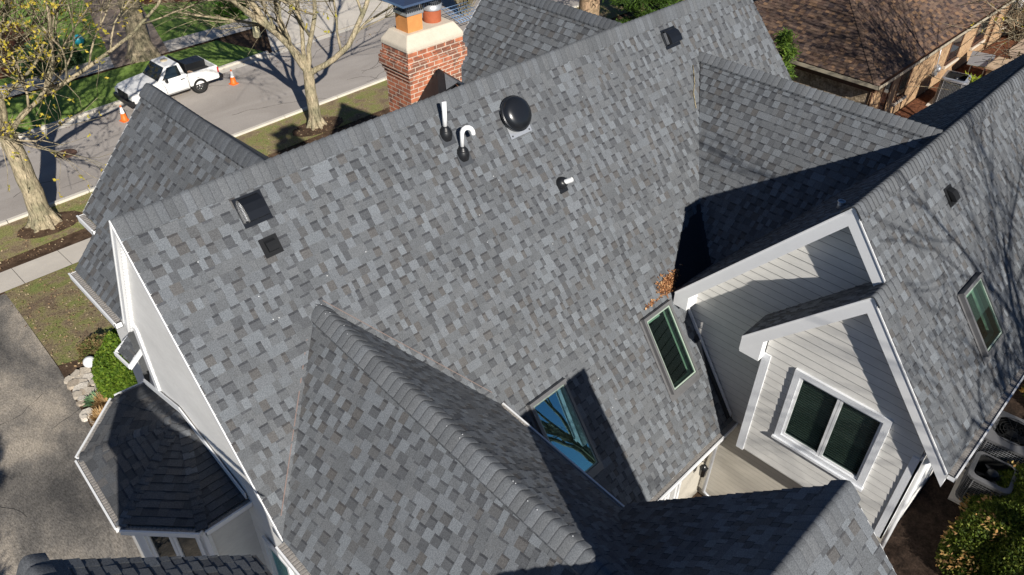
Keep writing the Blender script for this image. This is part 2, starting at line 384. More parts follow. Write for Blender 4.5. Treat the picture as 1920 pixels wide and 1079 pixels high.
def caps(mb, A, B, pit=(1.1, 1.1), expo=.122, W=.17, rr=.036, seed=3, lift=.016, pal=PAL):
    A, B = V(A), V(B); d = B-A; L = np.linalg.norm(d); d = d/L; side = nrm(np.cross(d, (0, 0, 1.))); up = np.cross(side, d); r = random.Random(seed)
    n = int(L/expo); K = 9
    for i in range(n):
        s0 = i*L/n; s1 = (i+1)*L/n+.03; col = jit(r.choice(pal['mid']+pal['hi'][2:3]), r, .09)
        rows = []
        for s_, h in ((s0, lift-.006), (s1-.008, lift+.014), (s1, lift+.008), (s1, lift-.02)):
            row = []
            for j in range(K):
                w_ = -W+2*W*j/(K-1); p = pit[0] if w_ < 0 else pit[1]
                row.append(A+d*s_+side*w_+up*(h-p*(math.sqrt(w_*w_+rr*rr)-rr)))
            rows.append(row)
        vs = [p for row in rows for p in row]
        mb.mesh(vs, [(a*K+j, (a+1)*K+j, (a+1)*K+j+1, a*K+j+1) for a in range(2) for j in range(K-1)], col, True)
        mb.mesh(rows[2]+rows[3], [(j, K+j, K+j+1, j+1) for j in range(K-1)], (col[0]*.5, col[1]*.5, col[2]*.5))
        if i:
            st = []
            for s_ in (s0+.026, s0+.044):
                for j in range(K):
                    w_ = -W+2*W*j/(K-1); p = pit[0] if w_ < 0 else pit[1]; st.append(A+d*s_+side*w_+up*(lift-.006+.020*(s_-s0)/expo+.003-p*(math.sqrt(w_*w_+rr*rr)-rr)))
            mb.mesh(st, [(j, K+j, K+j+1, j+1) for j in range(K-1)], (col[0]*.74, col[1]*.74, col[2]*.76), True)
        for j, in ((0,), (K-1,)):
            q = [rows[0][j], rows[1][j], rows[1][j]-up*.04, rows[0][j]-up*.03]; mb.face(q, col)

# ================================================================== SETTING
TY = [(13.0, .8), (27.0, -.6)]
def T(y):
    if y <= 13: return .8
    if y >= 27: return -.6
    return .8-1.4*(y-13)/14
def sheet(mb, poly, dz=0.0, col=(1, 1, 1)):
    p2 = ccw([tuple(p) for p in poly])
    for a, b in ((-400, 13), (13, 27), (27, 600)):
        q = clip2(p2, [(-500, a), (500, a), (500, b), (-500, b)])
        if q: mb.face([(x, y, T(y)+dz) for x, y in q], col)
def struct(name, poly, dz, mat):
    mb = MB(); sheet(mb, poly, dz); o = mb.build(name, mat); o['kind'] = 'structure'; return o
def slab(name, poly, h, mat, base=0.0):
    mb = MB(); p2 = ccw([tuple(p) for p in poly]); sheet(mb, poly, base+h)
    for i in range(len(p2)):
        a, b = p2[i], p2[(i+1) % len(p2)]
        mb.face([(a[0], a[1], T(a[1])+base-.05), (b[0], b[1], T(b[1])+base-.05), (b[0], b[1], T(b[1])+base+h), (a[0], a[1], T(a[1])+base+h)])
    o = mb.build(name, mat); o['kind'] = 'structure'; return o
struct('ground', [(-120, -120), (260, -120), (260, 300), (-120, 300)], -.02, M['soil'])
NK = lambda x: 29.8+.045*(x-4); FK = lambda x: 36.3+.085*(x-5)
struct('driveway', [(-9, -10), (1.95, -10), (1.9, 12), (2.0, 16.6), (2.28, 19.7), (2.47, 25.1), (-3.5, 25.1), (-3.5, 20)], .004, M['drive'])
struct('street', [(-40, NK(-40)), (90, NK(90)), (90, FK(90)), (-40, FK(-40))], .004, M['asphalt'])
struct('front_lawn', [(2.05, 15.0), (30, 15.0), (30, 25.2), (2.47, 25.2), (2.3, 19.7)], .01, M['grass_thin'])
struct('near_parkway_grass', [(-20, 26.6), (60, 26.6+.045*56), (60, NK(60)-.15), (-20, NK(-20)-.15)], .02, M['grass_thin'])
# near sidewalk in panels
mb = MB()
for i in range(-14, 30):
    x0 = i*1.5+.1
    for q in ([(x0, 25.15+.03*x0*0), (x0+1.485, 25.15), (x0+1.485, 26.55), (x0, 26.55)],):
        sheet(mb, q, .045)
o = mb.build('near_sidewalk', M['concrete']); o['kind'] = 'structure'
# kerbs
def kerb(name, f, off, wd, x0, x1, hgt=.12):
    mb = MB(); x = x0
    while x < x1:
        a, b = x, min(x+2.97, x1); P = []
        for z in (-.65, -.6+hgt):
            P += [(a, f(a)+off, z), (b, f(b)+off, z), (b, f(b)+off+wd, z), (a, f(a)+off+wd, z)]
        mb.hexa(P); x += 3
    o = mb.build(name, M['kerb']); o['kind'] = 'structure'
kerb('near_kerb', NK, -.16, .16, -20, 60)
kerb('far_kerb', FK, 0, .16, -20, 19.6); kerb('far_kerb', FK, 0, .16, 29.6, 80)
struct('gutter_pan', [(-20, FK(-20)-.5), (60, FK(60)-.5), (60, FK(60)), (-20, FK(-20))], .012, M['kerb'])
struct('far_parkway_grass', [(-20, FK(-20)+.16), (19.6, FK(19.6)+.16), (18.5, 41.1), (-20, 40.0)], .03, M['grass'])
struct('far_parkway_grass', [(29.6, FK(29.6)+.16), (80, FK(80)+.16), (80, 42.5), (30.5, 41.6)], .03, M['grass'])
struct('far_sidewalk', [(-20, 40.2), (80, 43), (80, 44.6), (-20, 41.8)], .06, M['concrete'])
struct('far_driveway_apron', [(19.8, FK(20)-.1), (29.5, FK(29)-.1), (27.5, 52), (27.0, 75), (22.5, 75), (22.5, 52), (21.5, 41)], .064, M['concrete'])
struct('neighbour_path', [(12.8, 41.0), (15.8, 41.2), (18.2, 50), (20, 62), (18.3, 62), (15.2, 50)], .064, M['soil'] if 0 else groundmat('worn_path', [(.3, (.24, .18, .14)), (.7, (.38, .31, .25))], 1.2, 10, .3))
struct('far_lawn', [(-20, 41.9), (22.4, 42.9), (22.4, 70), (-20, 70)], .03, M['grass'])
struct('far_lawn', [(28, 43.1), (80, 44.7), (80, 90), (28, 90)], .03, M['grass'])
struct('far_garden_bed', [(-8, 43), (8.5, 43.5), (11, 46), (11.5, 51), (8, 56), (-8, 52)], .045, M['mulch'])
struct('far_garden_bed', [(17.5, 50), (22.3, 47), (22.3, 60), (18, 60)], .045, M['mulch'])
struct('side_garden_bed', [(24, -6), (62, -6), (62, 9.9), (24, 9.9)], .01, M['mulch'])
struct('front_garden_bed', [(1.98, 14.6), (4.9, 14.6), (4.9, 18.9), (2.9, 19.6), (2.3, 19.8), (2.02, 17)], .02, M['soil'])
struct('tree_bed', [(5.05+1.15*math.cos(a*.5236), 28.5+.72*math.sin(a*.5236)) for a in range(12)], .03, M['soil'])
struct('tree_bed', [(16.6+1.3*math.cos(a*.5236), 28.45+.72*math.sin(a*.5236)) for a in range(12)], .03, M['soil'])
slab('side_terrace', [(11.0, -14), (23, -14), (23, .88), (11.0, .88)], 1.4, groundmat('dark_mulch', [(.35, (.018, .012, .009)), (.65, (.05, .033, .024))], 4, 22, .6))
slab('neighbour_patio', [(41.6, 4.2), (62, 4.2), (62, 9.0), (45.5, 9.0), (43, 8.0)], .06, M['paving'])

# ================================================================== GREY HOUSE
H = empty('grey_house', (8, 6, .8), 'large two-storey house under steep grey shingle roofs with white trim and cream siding', 'house')
ZR, PMN = 10.12, 1.415
mz = lambda y: ZR-PMN*(8.95-y)
MP = Plane((0, 8.95, ZR), (1, 0, 0), (0, -PMN, 1))
def hole(pts, pl, g=0):
    q = [pl.to2(p) for p in pts]; a = [x for x, _ in q]; b = [y for _, y in q]; return (min(a)-g, max(a)+g, min(b)-g, max(b)+g)
sk1 = [(9.64, 5.97, 0), (10.48, 5.97, 0), (10.48, 5.05, 0), (9.64, 5.05, 0)]; sk1 = [(x, y, mz(y)) for x, y, _ in sk1]
sk2 = [(x, y, mz(y)) for x, y in ((6.55, 5.97), (7.42, 5.97), (7.42, 5.0), (6.55, 5.0))]
h1 = hole(sk1, MP); h2 = hole(sk2, MP)
def roof(name, pl, polys, seed, label=None, expo=.143, holes=(), pal=PAL, mat='shingle', wr=(.065, .165), parent=None):
    mb = MB(); shingle(mb, pl, polys, expo, pal, holes, seed, wr); o = mb.build(name, M[mat], parent or H)
    if label: o['label'] = label
    return o
RK = lambda y: 16.5+.38*(8.95-y)
main = [(2.2, 8.95), (2.2, 6.2), (4.0, 4.26), (11.05, 4.26), (17.5, 6.4), (RK(6.4), 6.4), (RK(8.95), 8.95)]
main = [(x, y, mz(y)) for x, y in [(2.2, 8.95), (2.2, 6.2), (4.0, 4.26), (11.05, 4.26), (RK(6.4), 6.4), (RK(8.95), 8.95)]]
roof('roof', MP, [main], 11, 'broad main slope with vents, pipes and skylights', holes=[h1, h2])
# hidden front slope (closes the house)
FPm = Plane((0, 8.95, ZR), (1, 0, 0), (0, 1.94, 1)); 
fmb = MB(); fp_ = [(2.2, 8.95, ZR), (16.5, 8.95, ZR), (16.9, 11.4, ZR-2.45*1.94), (2.2, 10.17, ZR-1.22*1.94)]
fmb.face([(2.2, 8.95, ZR-.005), (16.5, 8.95, ZR-.005), (16.5, 12.2, ZR-3.25*1.94), (2.6, 12.2, ZR-3.25*1.94), (2.2, 10.17, ZR-1.22*1.94)], (.12, .125, .13))
fmb.build('roof', M['shingle'], H)['label'] = 'street side slope hidden behind the ridge'
# wing A (front left gable)
PA = 1.098; az = lambda x: ZR-PA*(4.3-x)
AP = Plane((4.3, 9, ZR), (0, 1, 0), (-PA, 0, 1))
A_up = [(4.3, 8.99, ZR), (4.3, 12.46, ZR), (2.72, 12.46, az(2.72)), (2.72, 9.87, az(2.72))]
A_lo = [(2.72, 9.87, az(2.72)), (2.72, 11.9, az(2.72)), (2.18, 11.9, az(2.18)), (2.18, 10.17, az(2.18))]
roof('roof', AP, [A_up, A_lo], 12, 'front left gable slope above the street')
mb = MB(); mb.face([(4.3, 8.99, ZR), (4.3, 12.46, ZR), (7.2, 12.46, ZR-PA*2.9), (7.2, 9.5, ZR-PA*2.9)], (.13, .135, .14)); mb.build('roof', M['shingle'], H)
# wing G (front right gable)
PG = 1.1; gz = lambda x: ZR-.02-PG*(12.24-x)
GP = Plane((12.24, 9, ZR-.02), (0, 1, 0), (-PG, 0, 1))
roof('roof', GP, [[(12.24, 8.99, gz(12.24)), (12.24, 12.7, gz(12.24)), (9.6, 12.7, gz(9.6)), (9.6, 9.3, gz(9.6))]], 13, 'front right gable slope beside the chimney')
mb = MB(); mb.face([(12.24, 8.99, ZR-.02), (12.24, 12.7, ZR-.02), (15, 12.7, ZR-3), (15, 9.3, ZR-3)], (.13, .135, .14)); mb.build('roof', M['shingle'], H)
# wing C (rear gable towards the camera)
CA = V(4.07, 7.76, 8.45); CE = V(4.05, 1.2, 7.75); cr = lambda y: 8.45+.1065*(y-7.76)
cl = lambda x, y: cr(y)-1.04*(4.065-x); crr = lambda x, y: cr(y)-1.05*(x-4.065)
CLP = from_pts([CA, (2.2, 6.28, cl(2.2, 6.28)), CE]); CRP = from_pts([CA, CE, (6.08, 6.148, crr(6.08, 6.148))])
roof('roof', CLP, [[tuple(CA), (2.2, 6.28, cl(2.2, 6.28)), (2.2, 1.2, cl(2.2, 1.2)), tuple(CE)]], 14, 'left slope of the rear gable nearest the camera')
roof('roof', CRP, [[tuple(CA), tuple(CE), (6.08, 1.2, crr(6.08, 1.2)), (6.08, 6.148, crr(6.08, 6.148))]], 15, 'right slope of the rear gable, half in shade')
# wing E (rear wing, shaded slope)
EZ, EY, EX, EPI = 8.9, 1.0, 6.05, 1.108
ENP = Plane((0, EY, EZ), (1, 0, 0), (0, EPI, 1)); ESP = Plane((0, EY, EZ), (1, 0, 0), (0, -1.04, 1))
roof('roof', ENP, [[(2.5, EY, EZ), (EX, EY, EZ), (EX, 3.47, EZ-EPI*2.47), (2.5, 3.47, EZ-EPI*2.47)]], 16, 'shaded slope at the lower right of the rear wing')
roof('roof', ESP, [[(2.5, EY, EZ), (EX, EY, EZ), (EX, -1.2, EZ-1.04*2.2), (2.5, -1.2, EZ-1.04*2.2)]], 17, 'sunlit slope at the bottom edge of the rear wing')
# wing D (right wing) and F (lower bay)
DX, DY, DZ, PDN, PDS = 10.62, 3.21, 9.25, 1.17, 1.232
dn = lambda y: DZ-PDN*(y-DY); ds = lambda y: DZ-PDS*(DY-y)
DNP = Plane((0, DY, DZ), (1, 0, 0), (0, PDN, 1)); DSP = Plane((0, DY, DZ), (1, 0, 0), (0, -PDS, 1))
skD = [(12.42, 1.72), (13.26, 1.72), (13.26, .98), (12.42, .98)]; skD = [(x, y, ds(y)) for x, y in skD]; h3 = hole(skD, DSP)
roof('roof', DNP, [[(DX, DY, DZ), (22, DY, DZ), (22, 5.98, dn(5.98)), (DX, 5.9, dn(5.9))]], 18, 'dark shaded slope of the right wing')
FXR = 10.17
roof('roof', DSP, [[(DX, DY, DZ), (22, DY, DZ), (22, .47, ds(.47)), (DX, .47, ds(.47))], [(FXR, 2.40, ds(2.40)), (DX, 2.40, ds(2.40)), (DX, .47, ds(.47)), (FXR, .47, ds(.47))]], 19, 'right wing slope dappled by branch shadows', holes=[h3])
FY, FZ, PFN = 2.40, ds(2.40), 1.07
fn = lambda y: FZ-PFN*(y-FY)
FNP = Plane((0, FY, FZ), (1, 0, 0), (0, PFN, 1))
roof('roof', FNP, [[(FXR, FY, FZ), (10.96, FY, FZ), (10.96, 4.19, fn(4.19)), (FXR, 4.19, fn(4.19))]], 20, 'narrow dark slope over the projecting bay')
# wing B (link between main roof and right wing)
BX, BZ, PB = 14.12, 9.25, 1.32
BP = Plane((BX, 6, BZ), (0, 1, 0), (-PB, 0, 1)); bz = lambda x: BZ-PB*(BX-x)
roof('roof', BP, [[(BX, 8.34, BZ), (BX, 3.21, BZ), (11.55, 6.0, bz(11.55)), (12.45, 6.80, bz(12.45))]], 21, 'link slope with the big slanting shadow')
mb = MB(); mb.face([(BX, 8.34, BZ), (BX, 3.21, BZ), (16.8, 5.6, BZ-2.7*1.2), (16.8, 7.2, BZ-2.7*1.2)], (.13, .135, .14)); mb.build('roof', M['shingle'], H)
# dead valley membrane
mb = MB(); 
mb.mesh([(10.75, 6.0, 6.03), (11.7, 5.85, 6.14), (12.5, 5.45, 6.75), (13.0, 6.2, 6.9), (12.3, 6.75, 6.98), (11.5, 6.55, 6.72)], [(0, 1, 5), (1, 2, 3), (1, 3, 4), (1, 4, 5)], (.03, .032, .036))
mb.build('valley_membrane', M['shingle'], H)
# ridge caps
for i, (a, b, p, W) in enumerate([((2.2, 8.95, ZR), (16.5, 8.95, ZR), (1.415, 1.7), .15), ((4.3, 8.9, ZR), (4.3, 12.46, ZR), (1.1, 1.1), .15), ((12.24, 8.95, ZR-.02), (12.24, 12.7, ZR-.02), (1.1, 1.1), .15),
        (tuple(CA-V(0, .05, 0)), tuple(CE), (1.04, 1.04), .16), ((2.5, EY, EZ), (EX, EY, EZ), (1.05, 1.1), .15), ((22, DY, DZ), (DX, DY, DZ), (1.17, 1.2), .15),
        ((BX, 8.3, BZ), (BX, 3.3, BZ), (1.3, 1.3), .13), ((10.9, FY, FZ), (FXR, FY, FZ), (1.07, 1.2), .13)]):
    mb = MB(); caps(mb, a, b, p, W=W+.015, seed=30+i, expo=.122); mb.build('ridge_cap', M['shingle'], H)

# ---- rakes, fascias
def rake(a, b, out, hv=.20, th=.03, name='rake_board', mat='white', up=.0, soff=None):
    """board under the roof edge from a to b, face turned towards out"""
    mb = MB(); a, b, out = V(a), V(b), nrm(out); dn_ = V(0, 0, -hv)
    mb.beam(a+out*-th+V(0, 0, up), b+out*-th+V(0, 0, up), out*th, dn_)
    # drip edge
    mb.beam(a+out*-.02+V(0, 0, up+.004), b+out*-.02+V(0, 0, up+.004), out*.035, V(0, 0, -.035))
    if soff:
        mb.beam(a-out*(th+soff)+V(0, 0, -hv+.03), b-out*(th+soff)+V(0, 0, -hv+.03), out*soff, V(0, 0, -.02))
    return mb.build(name, M[mat], H)
X_ = V(-1, 0, 0)
# D gable rakes: broad double boards
for (a, b) in (((DX, DY, DZ), (DX, 5.9, dn(5.9))), ((DX, DY, DZ), (DX, 2.43, ds(2.43)))):
    rake(a, b, X_, .34, .05)
for (a, b) in (((FXR, FY, FZ), (FXR, 4.19, fn(4.19))), ((FXR, FY, FZ), (FXR, .47, ds(.47)))):
    rake(a, b, X_, .32, .05)
# soffit returns under D and F rakes
mb = MB()
mb.beam((DX+.01, DY, DZ-.34), (DX+.01, 5.9, dn(5.9)-.34), V(.36, 0, 0), V(0, 0, .02)); mb.beam((DX+.01, DY, DZ-.34), (DX+.01, 2.43, ds(2.43)-.34), V(.36, 0, 0), V(0, 0, .02))
mb.build('soffit', M['white'], H)
mb = MB(); mb.beam((FXR+.01, FY, FZ-.32), (FXR+.01, 4.19, fn(4.19)-.32), V(.19, 0, 0), V(0, 0, .02)); mb.beam((FXR+.01, FY, FZ-.32), (FXR+.01, .47, ds(.47)-.32), V(.19, 0, 0), V(0, 0, .02)); mb.build('soffit', M['white'], H)
# F boxed return at low left end
mb = MB(); mb.hexa([(FXR+.006, 3.80, 5.98), (10.36, 3.80, 5.98), (10.36, 4.18, 5.98), (FXR+.006, 4.18, 5.98), (FXR+.006, 3.80, 6.54), (10.36, 3.80, 6.54), (10.36, 4.18, 6.22), (FXR+.006, 4.18, 6.22)]); mb.build('eave_return', M['white'], H)
mb = MB(); mb.hexa([(DX+.006, 5.6, 5.80), (10.97, 5.6, 5.80), (10.97, 5.88, 5.80), (DX+.006, 5.88, 5.80), (DX+.006, 5.6, 6.36), (10.97, 5.6, 6.36), (10.97, 5.88, 6.08), (DX+.006, 5.88, 6.08)]); mb.build('eave_return', M['white'], H)
# main left gable
rake((2.2, 8.95, ZR), (2.2, 6.28, mz(6.28)), X_, .22, .04)
rake((2.2, 8.95, ZR), (2.2, 10.17, ZR-1.22*1.94), X_, .22, .04)
rake((RK(8.95), 8.95, ZR), (RK(6.4), 6.4, mz(6.4)), V(1, 0, 0), .2, .03, up=-.02)
# ribbed soffit under the front slope overhang
mb = MB(); du = nrm(V(0, 1.22, -1.22*1.94)); L = math.hypot(1.22, 1.22*1.94); nn = nrm(np.cross(V(1, 0, 0), du))
n = 34
for i in range(n):
    p = V(2.24, 8.95, ZR-.24)+du*(L*i/n)+V(0, 0, 0)
    if p[1] < 9.02: continue
    mb.obox(p, (1, 0, 0), du, nn, .30, L/n*.72, .012)
mb.obox(V(2.24, 8.95, ZR-.23), (1, 0, 0), du, nn, .30, L, .004); mb.build('soffit', M['white'], H)['label'] = 'white ribbed soffit under the front overhang'
rake((4.3, 12.46, ZR), (2.72, 12.46, az(2.72)), V(0, 1, 0), .2, .03)
rake((12.24, 12.7, ZR-.02), (9.6, 12.7, gz(9.6)), V(0, 1, 0), .2, .03)
rake((EX, EY, EZ), (EX, 3.47, EZ-EPI*2.47), V(1, 0, 0), .2, .03, up=-.01); rake((EX, EY, EZ), (EX, -1.2, EZ-2.2*1.04), V(1, 0, 0), .2, .03, up=-.01)

# ---- gutters
def gutter(a, b, out, w=.125, h=.11, mat='white', guard='gutterguard'):
    """open box gutter whose inner top edge runs a-b; out is horizontal outward"""
    a, b, out = V(a), V(b), nrm(out); z = V(0, 0, 1.); d = nrm(b-a)
    mb = MB(); t = .008
    mb.beam(a-z*h, b-z*h, out*w, z*t); mb.beam(a-z*h, b-z*h, out*t, z*(h-.01)); mb.beam(a-z*h+out*(w-t), b-z*h+out*(w-t), out*t, z*h)
    mb.beam(a+out*(w-.02), b+out*(w-.02), out*.028, z*.012)
    for e in (a, b-d*t): mb.beam(e-z*h, e-z*h+d*t, out*w, z*(h-.002))
    o = mb.build('gutter', M[mat], H)
    g = MB(); L = np.linalg.norm(b-a); n = max(2, int(L/.055))
    for i in range(n):
        p = a+d*(L*i/n)+z*-.010; g.obox(p, d, out, z, L/n*.62, w-.024, .008)
    g.beam(a-z*.016, b-z*.016, out*(w-.022), z*.006); g.build('gutter_guard', M[guard], o)
    return o
gutter((6.0, 4.26, mz(4.26)-.02), (11.05, 4.26, mz(4.26)-.02), (0, -1, 0))
gutter((2.2, 6.25, cl(2.2, 6.25)-.02), (2.2, 1.2, cl(2.2, 1.2)-.02), (-1, 0, 0))
gutter((6.08, 6.12, crr(6.08, 6.12)-.02), (6.08, 3.5, crr(6.08, 3.5)-.02), (1, 0, 0), .075, .09)
gutter((FXR+.03, .47, ds(.47)-.02), (22, .47, ds(.47)-.02), (0, -1, 0))
gutter((2.72, 11.86, az(2.72)-.02), (2.72, 12.46, az(2.72)-.02), (-1, 0, 0), .11)
gutter((2.18, 10.19, az(2.18)-.02), (2.18, 11.9, az(2.18)-.02), (-1, 0, 0), .11)
# ---- walls
def wall(name, pl, polys, mat, expo=.165, holes=(), label=None, th=.014):
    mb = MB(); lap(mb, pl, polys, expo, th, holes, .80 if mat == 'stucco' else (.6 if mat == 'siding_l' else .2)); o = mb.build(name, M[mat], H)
    if label: o['label'] = label
    return o
WL = Plane((2.30, 0, 0), (0, 1, 0), (-1, 0, 0))
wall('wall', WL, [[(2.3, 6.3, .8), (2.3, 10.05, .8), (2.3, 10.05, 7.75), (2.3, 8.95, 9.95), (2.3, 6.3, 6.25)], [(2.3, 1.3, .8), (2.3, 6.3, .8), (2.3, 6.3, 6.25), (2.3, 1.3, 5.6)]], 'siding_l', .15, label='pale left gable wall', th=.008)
mb = MB(); mb.obox((2.262, 9.95, .8), (1, 0, 0), (0, 1, 0), (0, 0, 1), .12, .14, 6.9); mb.build('corner_board', M['white'], H)
mb = MB(); mb.obox((2.42, 10.0, .8), (1, 0, 0), (0, 1, 0), (0, 0, 1), 1.6, .1, 6.7)
mb.box((3.5, 11.2, 4), (2.0, 2.2, 7.2)); mb.build('wall', M['siding_l'], H)
WD = Plane((10.98, 0, 0), (0, 1, 0), (-1, 0, 0))
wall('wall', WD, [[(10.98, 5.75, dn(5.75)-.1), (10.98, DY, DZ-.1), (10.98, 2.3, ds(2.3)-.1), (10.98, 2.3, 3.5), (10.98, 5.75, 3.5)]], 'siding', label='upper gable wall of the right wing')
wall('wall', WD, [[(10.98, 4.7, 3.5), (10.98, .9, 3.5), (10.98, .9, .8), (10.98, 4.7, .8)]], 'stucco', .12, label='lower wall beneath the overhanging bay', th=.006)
WF = Plane((10.37, 0, 0), (0, 1, 0), (-1, 0, 0))
win_hole = hole([(10.37, 1.48, 4.43), (10.37, 3.18, 4.43), (10.37, 3.18, 6.13), (10.37, 1.48, 6.13)], WF, -.06)
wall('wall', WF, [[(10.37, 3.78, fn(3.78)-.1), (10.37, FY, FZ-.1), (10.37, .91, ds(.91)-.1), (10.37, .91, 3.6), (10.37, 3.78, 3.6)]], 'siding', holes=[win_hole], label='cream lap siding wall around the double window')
mb = MB(); mb.face([(10.37, .91, 3.6), (10.98, .91, 3.6), (10.98, 3.78, 3.6), (10.37, 3.78, 3.6)]); mb.face([(10.37, 3.78, 3.6), (10.98, 3.78, 3.6), (10.98, 3.78, 6.2), (10.37, 3.78, 6.2)])
mb.build('wall', M['siding'], H)
WS = Plane((0, .91, 0), (1, 0, 0), (0, -1, 0))
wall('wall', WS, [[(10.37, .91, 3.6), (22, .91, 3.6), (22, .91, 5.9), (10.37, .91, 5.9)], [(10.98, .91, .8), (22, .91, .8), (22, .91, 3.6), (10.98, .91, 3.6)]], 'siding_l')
mb = MB()
mb.obox((10.335, 3.66, 3.58), (1, 0, 0), (0, 1, 0), (0, 0, 1), .06, .15, 2.5); mb.build('corner_board', M['white_rough'], H); mb = MB(); mb.obox((10.335, .87, 3.58), (1, 0, 0), (0, 1, 0), (0, 0, 1), .06, .15, 2.1)
mb.obox((10.335, .87, 3.58), (1, 0, 0), (0, 1, 0), (0, 0, 1), .17, .03, 2.2); mb.build('corner_board', M['white_rough'], H)
mb = MB(); pa = V(10.94, 5.70, mz(5.70)+.03); pb = V(10.94, 4.3, mz(4.3)+.03); mb.beam(pa, pb, V(-.03, 0, 0), V(0, 0, .10)); mb.build('flashing_board', M['white'], H)
mb = MB(); mb.beam((10.8, 5.4, mz(5.4)+.035), (10.8, 4.3, mz(4.3)+.035), V(.16, 0, 0), V(0, 0, .02)); mb.build('step_flashing', M['blackmetal'], H)
# downspout on the side wall of the bay
mb = MB(); mb.tube([(10.62, .83, 5.7), (10.62, .83, 5.1), (10.62, .83, 2.3)], .045, 8); mb.build('downspout', M['white'], H)
# rear ground floor wall with glazed doors
WR = Plane((0, 4.6, 0), (1, 0, 0), (0, -1, 0))
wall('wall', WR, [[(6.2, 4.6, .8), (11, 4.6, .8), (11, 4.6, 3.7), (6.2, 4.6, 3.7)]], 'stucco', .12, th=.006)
def window(o, u, w_, h_, n, fr=.1, mull=1, deep=.06, mat='white', blinds=False, name='window', parent=None, glass='glass'):
    """o = lower corner, u along, z up, n outward"""
    o, u, n = V(o), nrm(u), nrm(n); z = nrm(np.cross(n, u)); z = z if z[2] > 0 else -z
    root = bpy.data.objects.new(name, None)
    mb = MB()
    for (a, b, c, d) in ((0, 0, w_, fr), (0, h_-fr, w_, fr), (0, fr, fr, h_-2*fr), (w_-fr, fr, fr, h_-2*fr)):
        mb.obox(o+u*a+z*b, u, z, n, c, d, deep)
    mb.obox(o-u*.02+z*-.03, u, z, n, w_+.04, .05, deep+.04)
    fo = mb.build(name, M[mat], parent or H)
    sb = MB(); iw = (w_-2*fr)/mull; s_ = .045
    for i in range(mull):
        a0 = fr+i*iw+.004; 
        for (a, b, c, d) in ((0, 0, iw-.008, s_), (0, h_-2*fr-s_, iw-.008, s_), (0, s_, s_, h_-2*fr-2*s_), (iw-.008-s_, s_, s_, h_-2*fr-2*s_)):
            sb.obox(o+u*(a0+a)+z*(fr+b)+n*-.03, u, z, n, c, d, deep+.0)
    sb.build('sash', M['white'], fo)
    gb = MB()
    for i in range(mull):
        a0 = fr+i*iw+s_; gb.obox(o+u*a0+z*(fr+s_)+n*-.01, u, z, n, iw-2*s_, h_-2*fr-2*s_, .006)
    gb.build('pane', M[glass], fo)
    if blinds:
        bb = MB(); k = 26
        for i in range(k): bb.obox(o+u*(fr+.03)+z*(fr+.05+(h_-2*fr-.1)*i/k)+n*-.09, u, z, n, w_-2*fr-.06, .022, .02)
        bb.build('blind', M['blind'], fo)
    return fo
M['win_glass'] = glassmat('window_glass', (.012, .02, .022), .03, .6)
window((10.36, 1.48, 4.43), (0, 1, 0), 1.70, 1.70, (-1, 0, 0), .115, 2, .05, 'white_rough', True, glass='win_glass')
mb = MB(); mb.obox((10.5, 1.5, 4.5), (1, 0, 0), (0, 1, 0), (0, 0, 1), .02, 1.66, 1.6); mb.build('blind', M['acdark'], H)
window((8.75, 4.58, .9), (1, 0, 0), .75, 2.3, (0, -1, 0), .09, 1, .05, name='glazed_door')
window((7.6, 4.58, .9), (1, 0, 0), .95, 2.3, (0, -1, 0), .09, 1, .05, name='glazed_door')
mb = MB()
for x in (9.62, 9.75, 8.58, 7.4): mb.obox((x, 4.5, .85), (1, 0, 0), (0, 1, 0), (0, 0, 1), .08, .08, 2.6)
mb.obox((6.2, 4.5, 3.18), (1, 0, 0), (0, 1, 0), (0, 0, 1), 4.78, .08, .14); mb.build('door_trim', M['white'], H)
mb = MB(); mb.tube([(10.88, 4.42, 3.3), (10.88, 4.42, 2.3), (10.86, 4.42, 1.1), (10.9, 4.2, .95), (11.0-.12, 3.6, .9)], .045, 8); mb.build('downspout', M['galv'], H)
mb = MB(); mb.obox((10.42, 4.5, 2.3), (1, 0, 0), (0, 1, 0), (0, 0, 1), .1, .1, .16); mb.lathe((10.47, 4.38, 2.02), [(.02, 0), (.07, .02), (.085, .24), (.1, .26), (.02, .36)], 6); mb.tube([(10.47, 4.5, 2.4), (10.47, 4.38, 2.46), (10.47, 4.38, 2.36)], .012, 5); mb.build('wall_lantern', M['blackmetal'], H)
# C / E walls
mb = MB(); mb.box((4.2, 2.8, 3.4), (3.3, 6.2, 5.2)); mb.box((4.2, .8, 3.4), (3.5, 3.2, 5.0)); mb.build('wall', M['siding_l'], H)
mb = MB(); mb.box((4.9, 6.2, 3.0), (4.5, 3.0, 2.2)); mb.build('floor_deck', M['stucco'], H)
mb = MB(); mb.box((9.2, 10.6, 3.9), (12.6, 3.0, 6)); mb.box((14, 6.5, 3.2), (5, 3.8, 4.8)); mb.box((16.5, 3.1, 3.2), (10.8, 4.2, 5.0)); mb.build('wall', M['siding_l'], H)
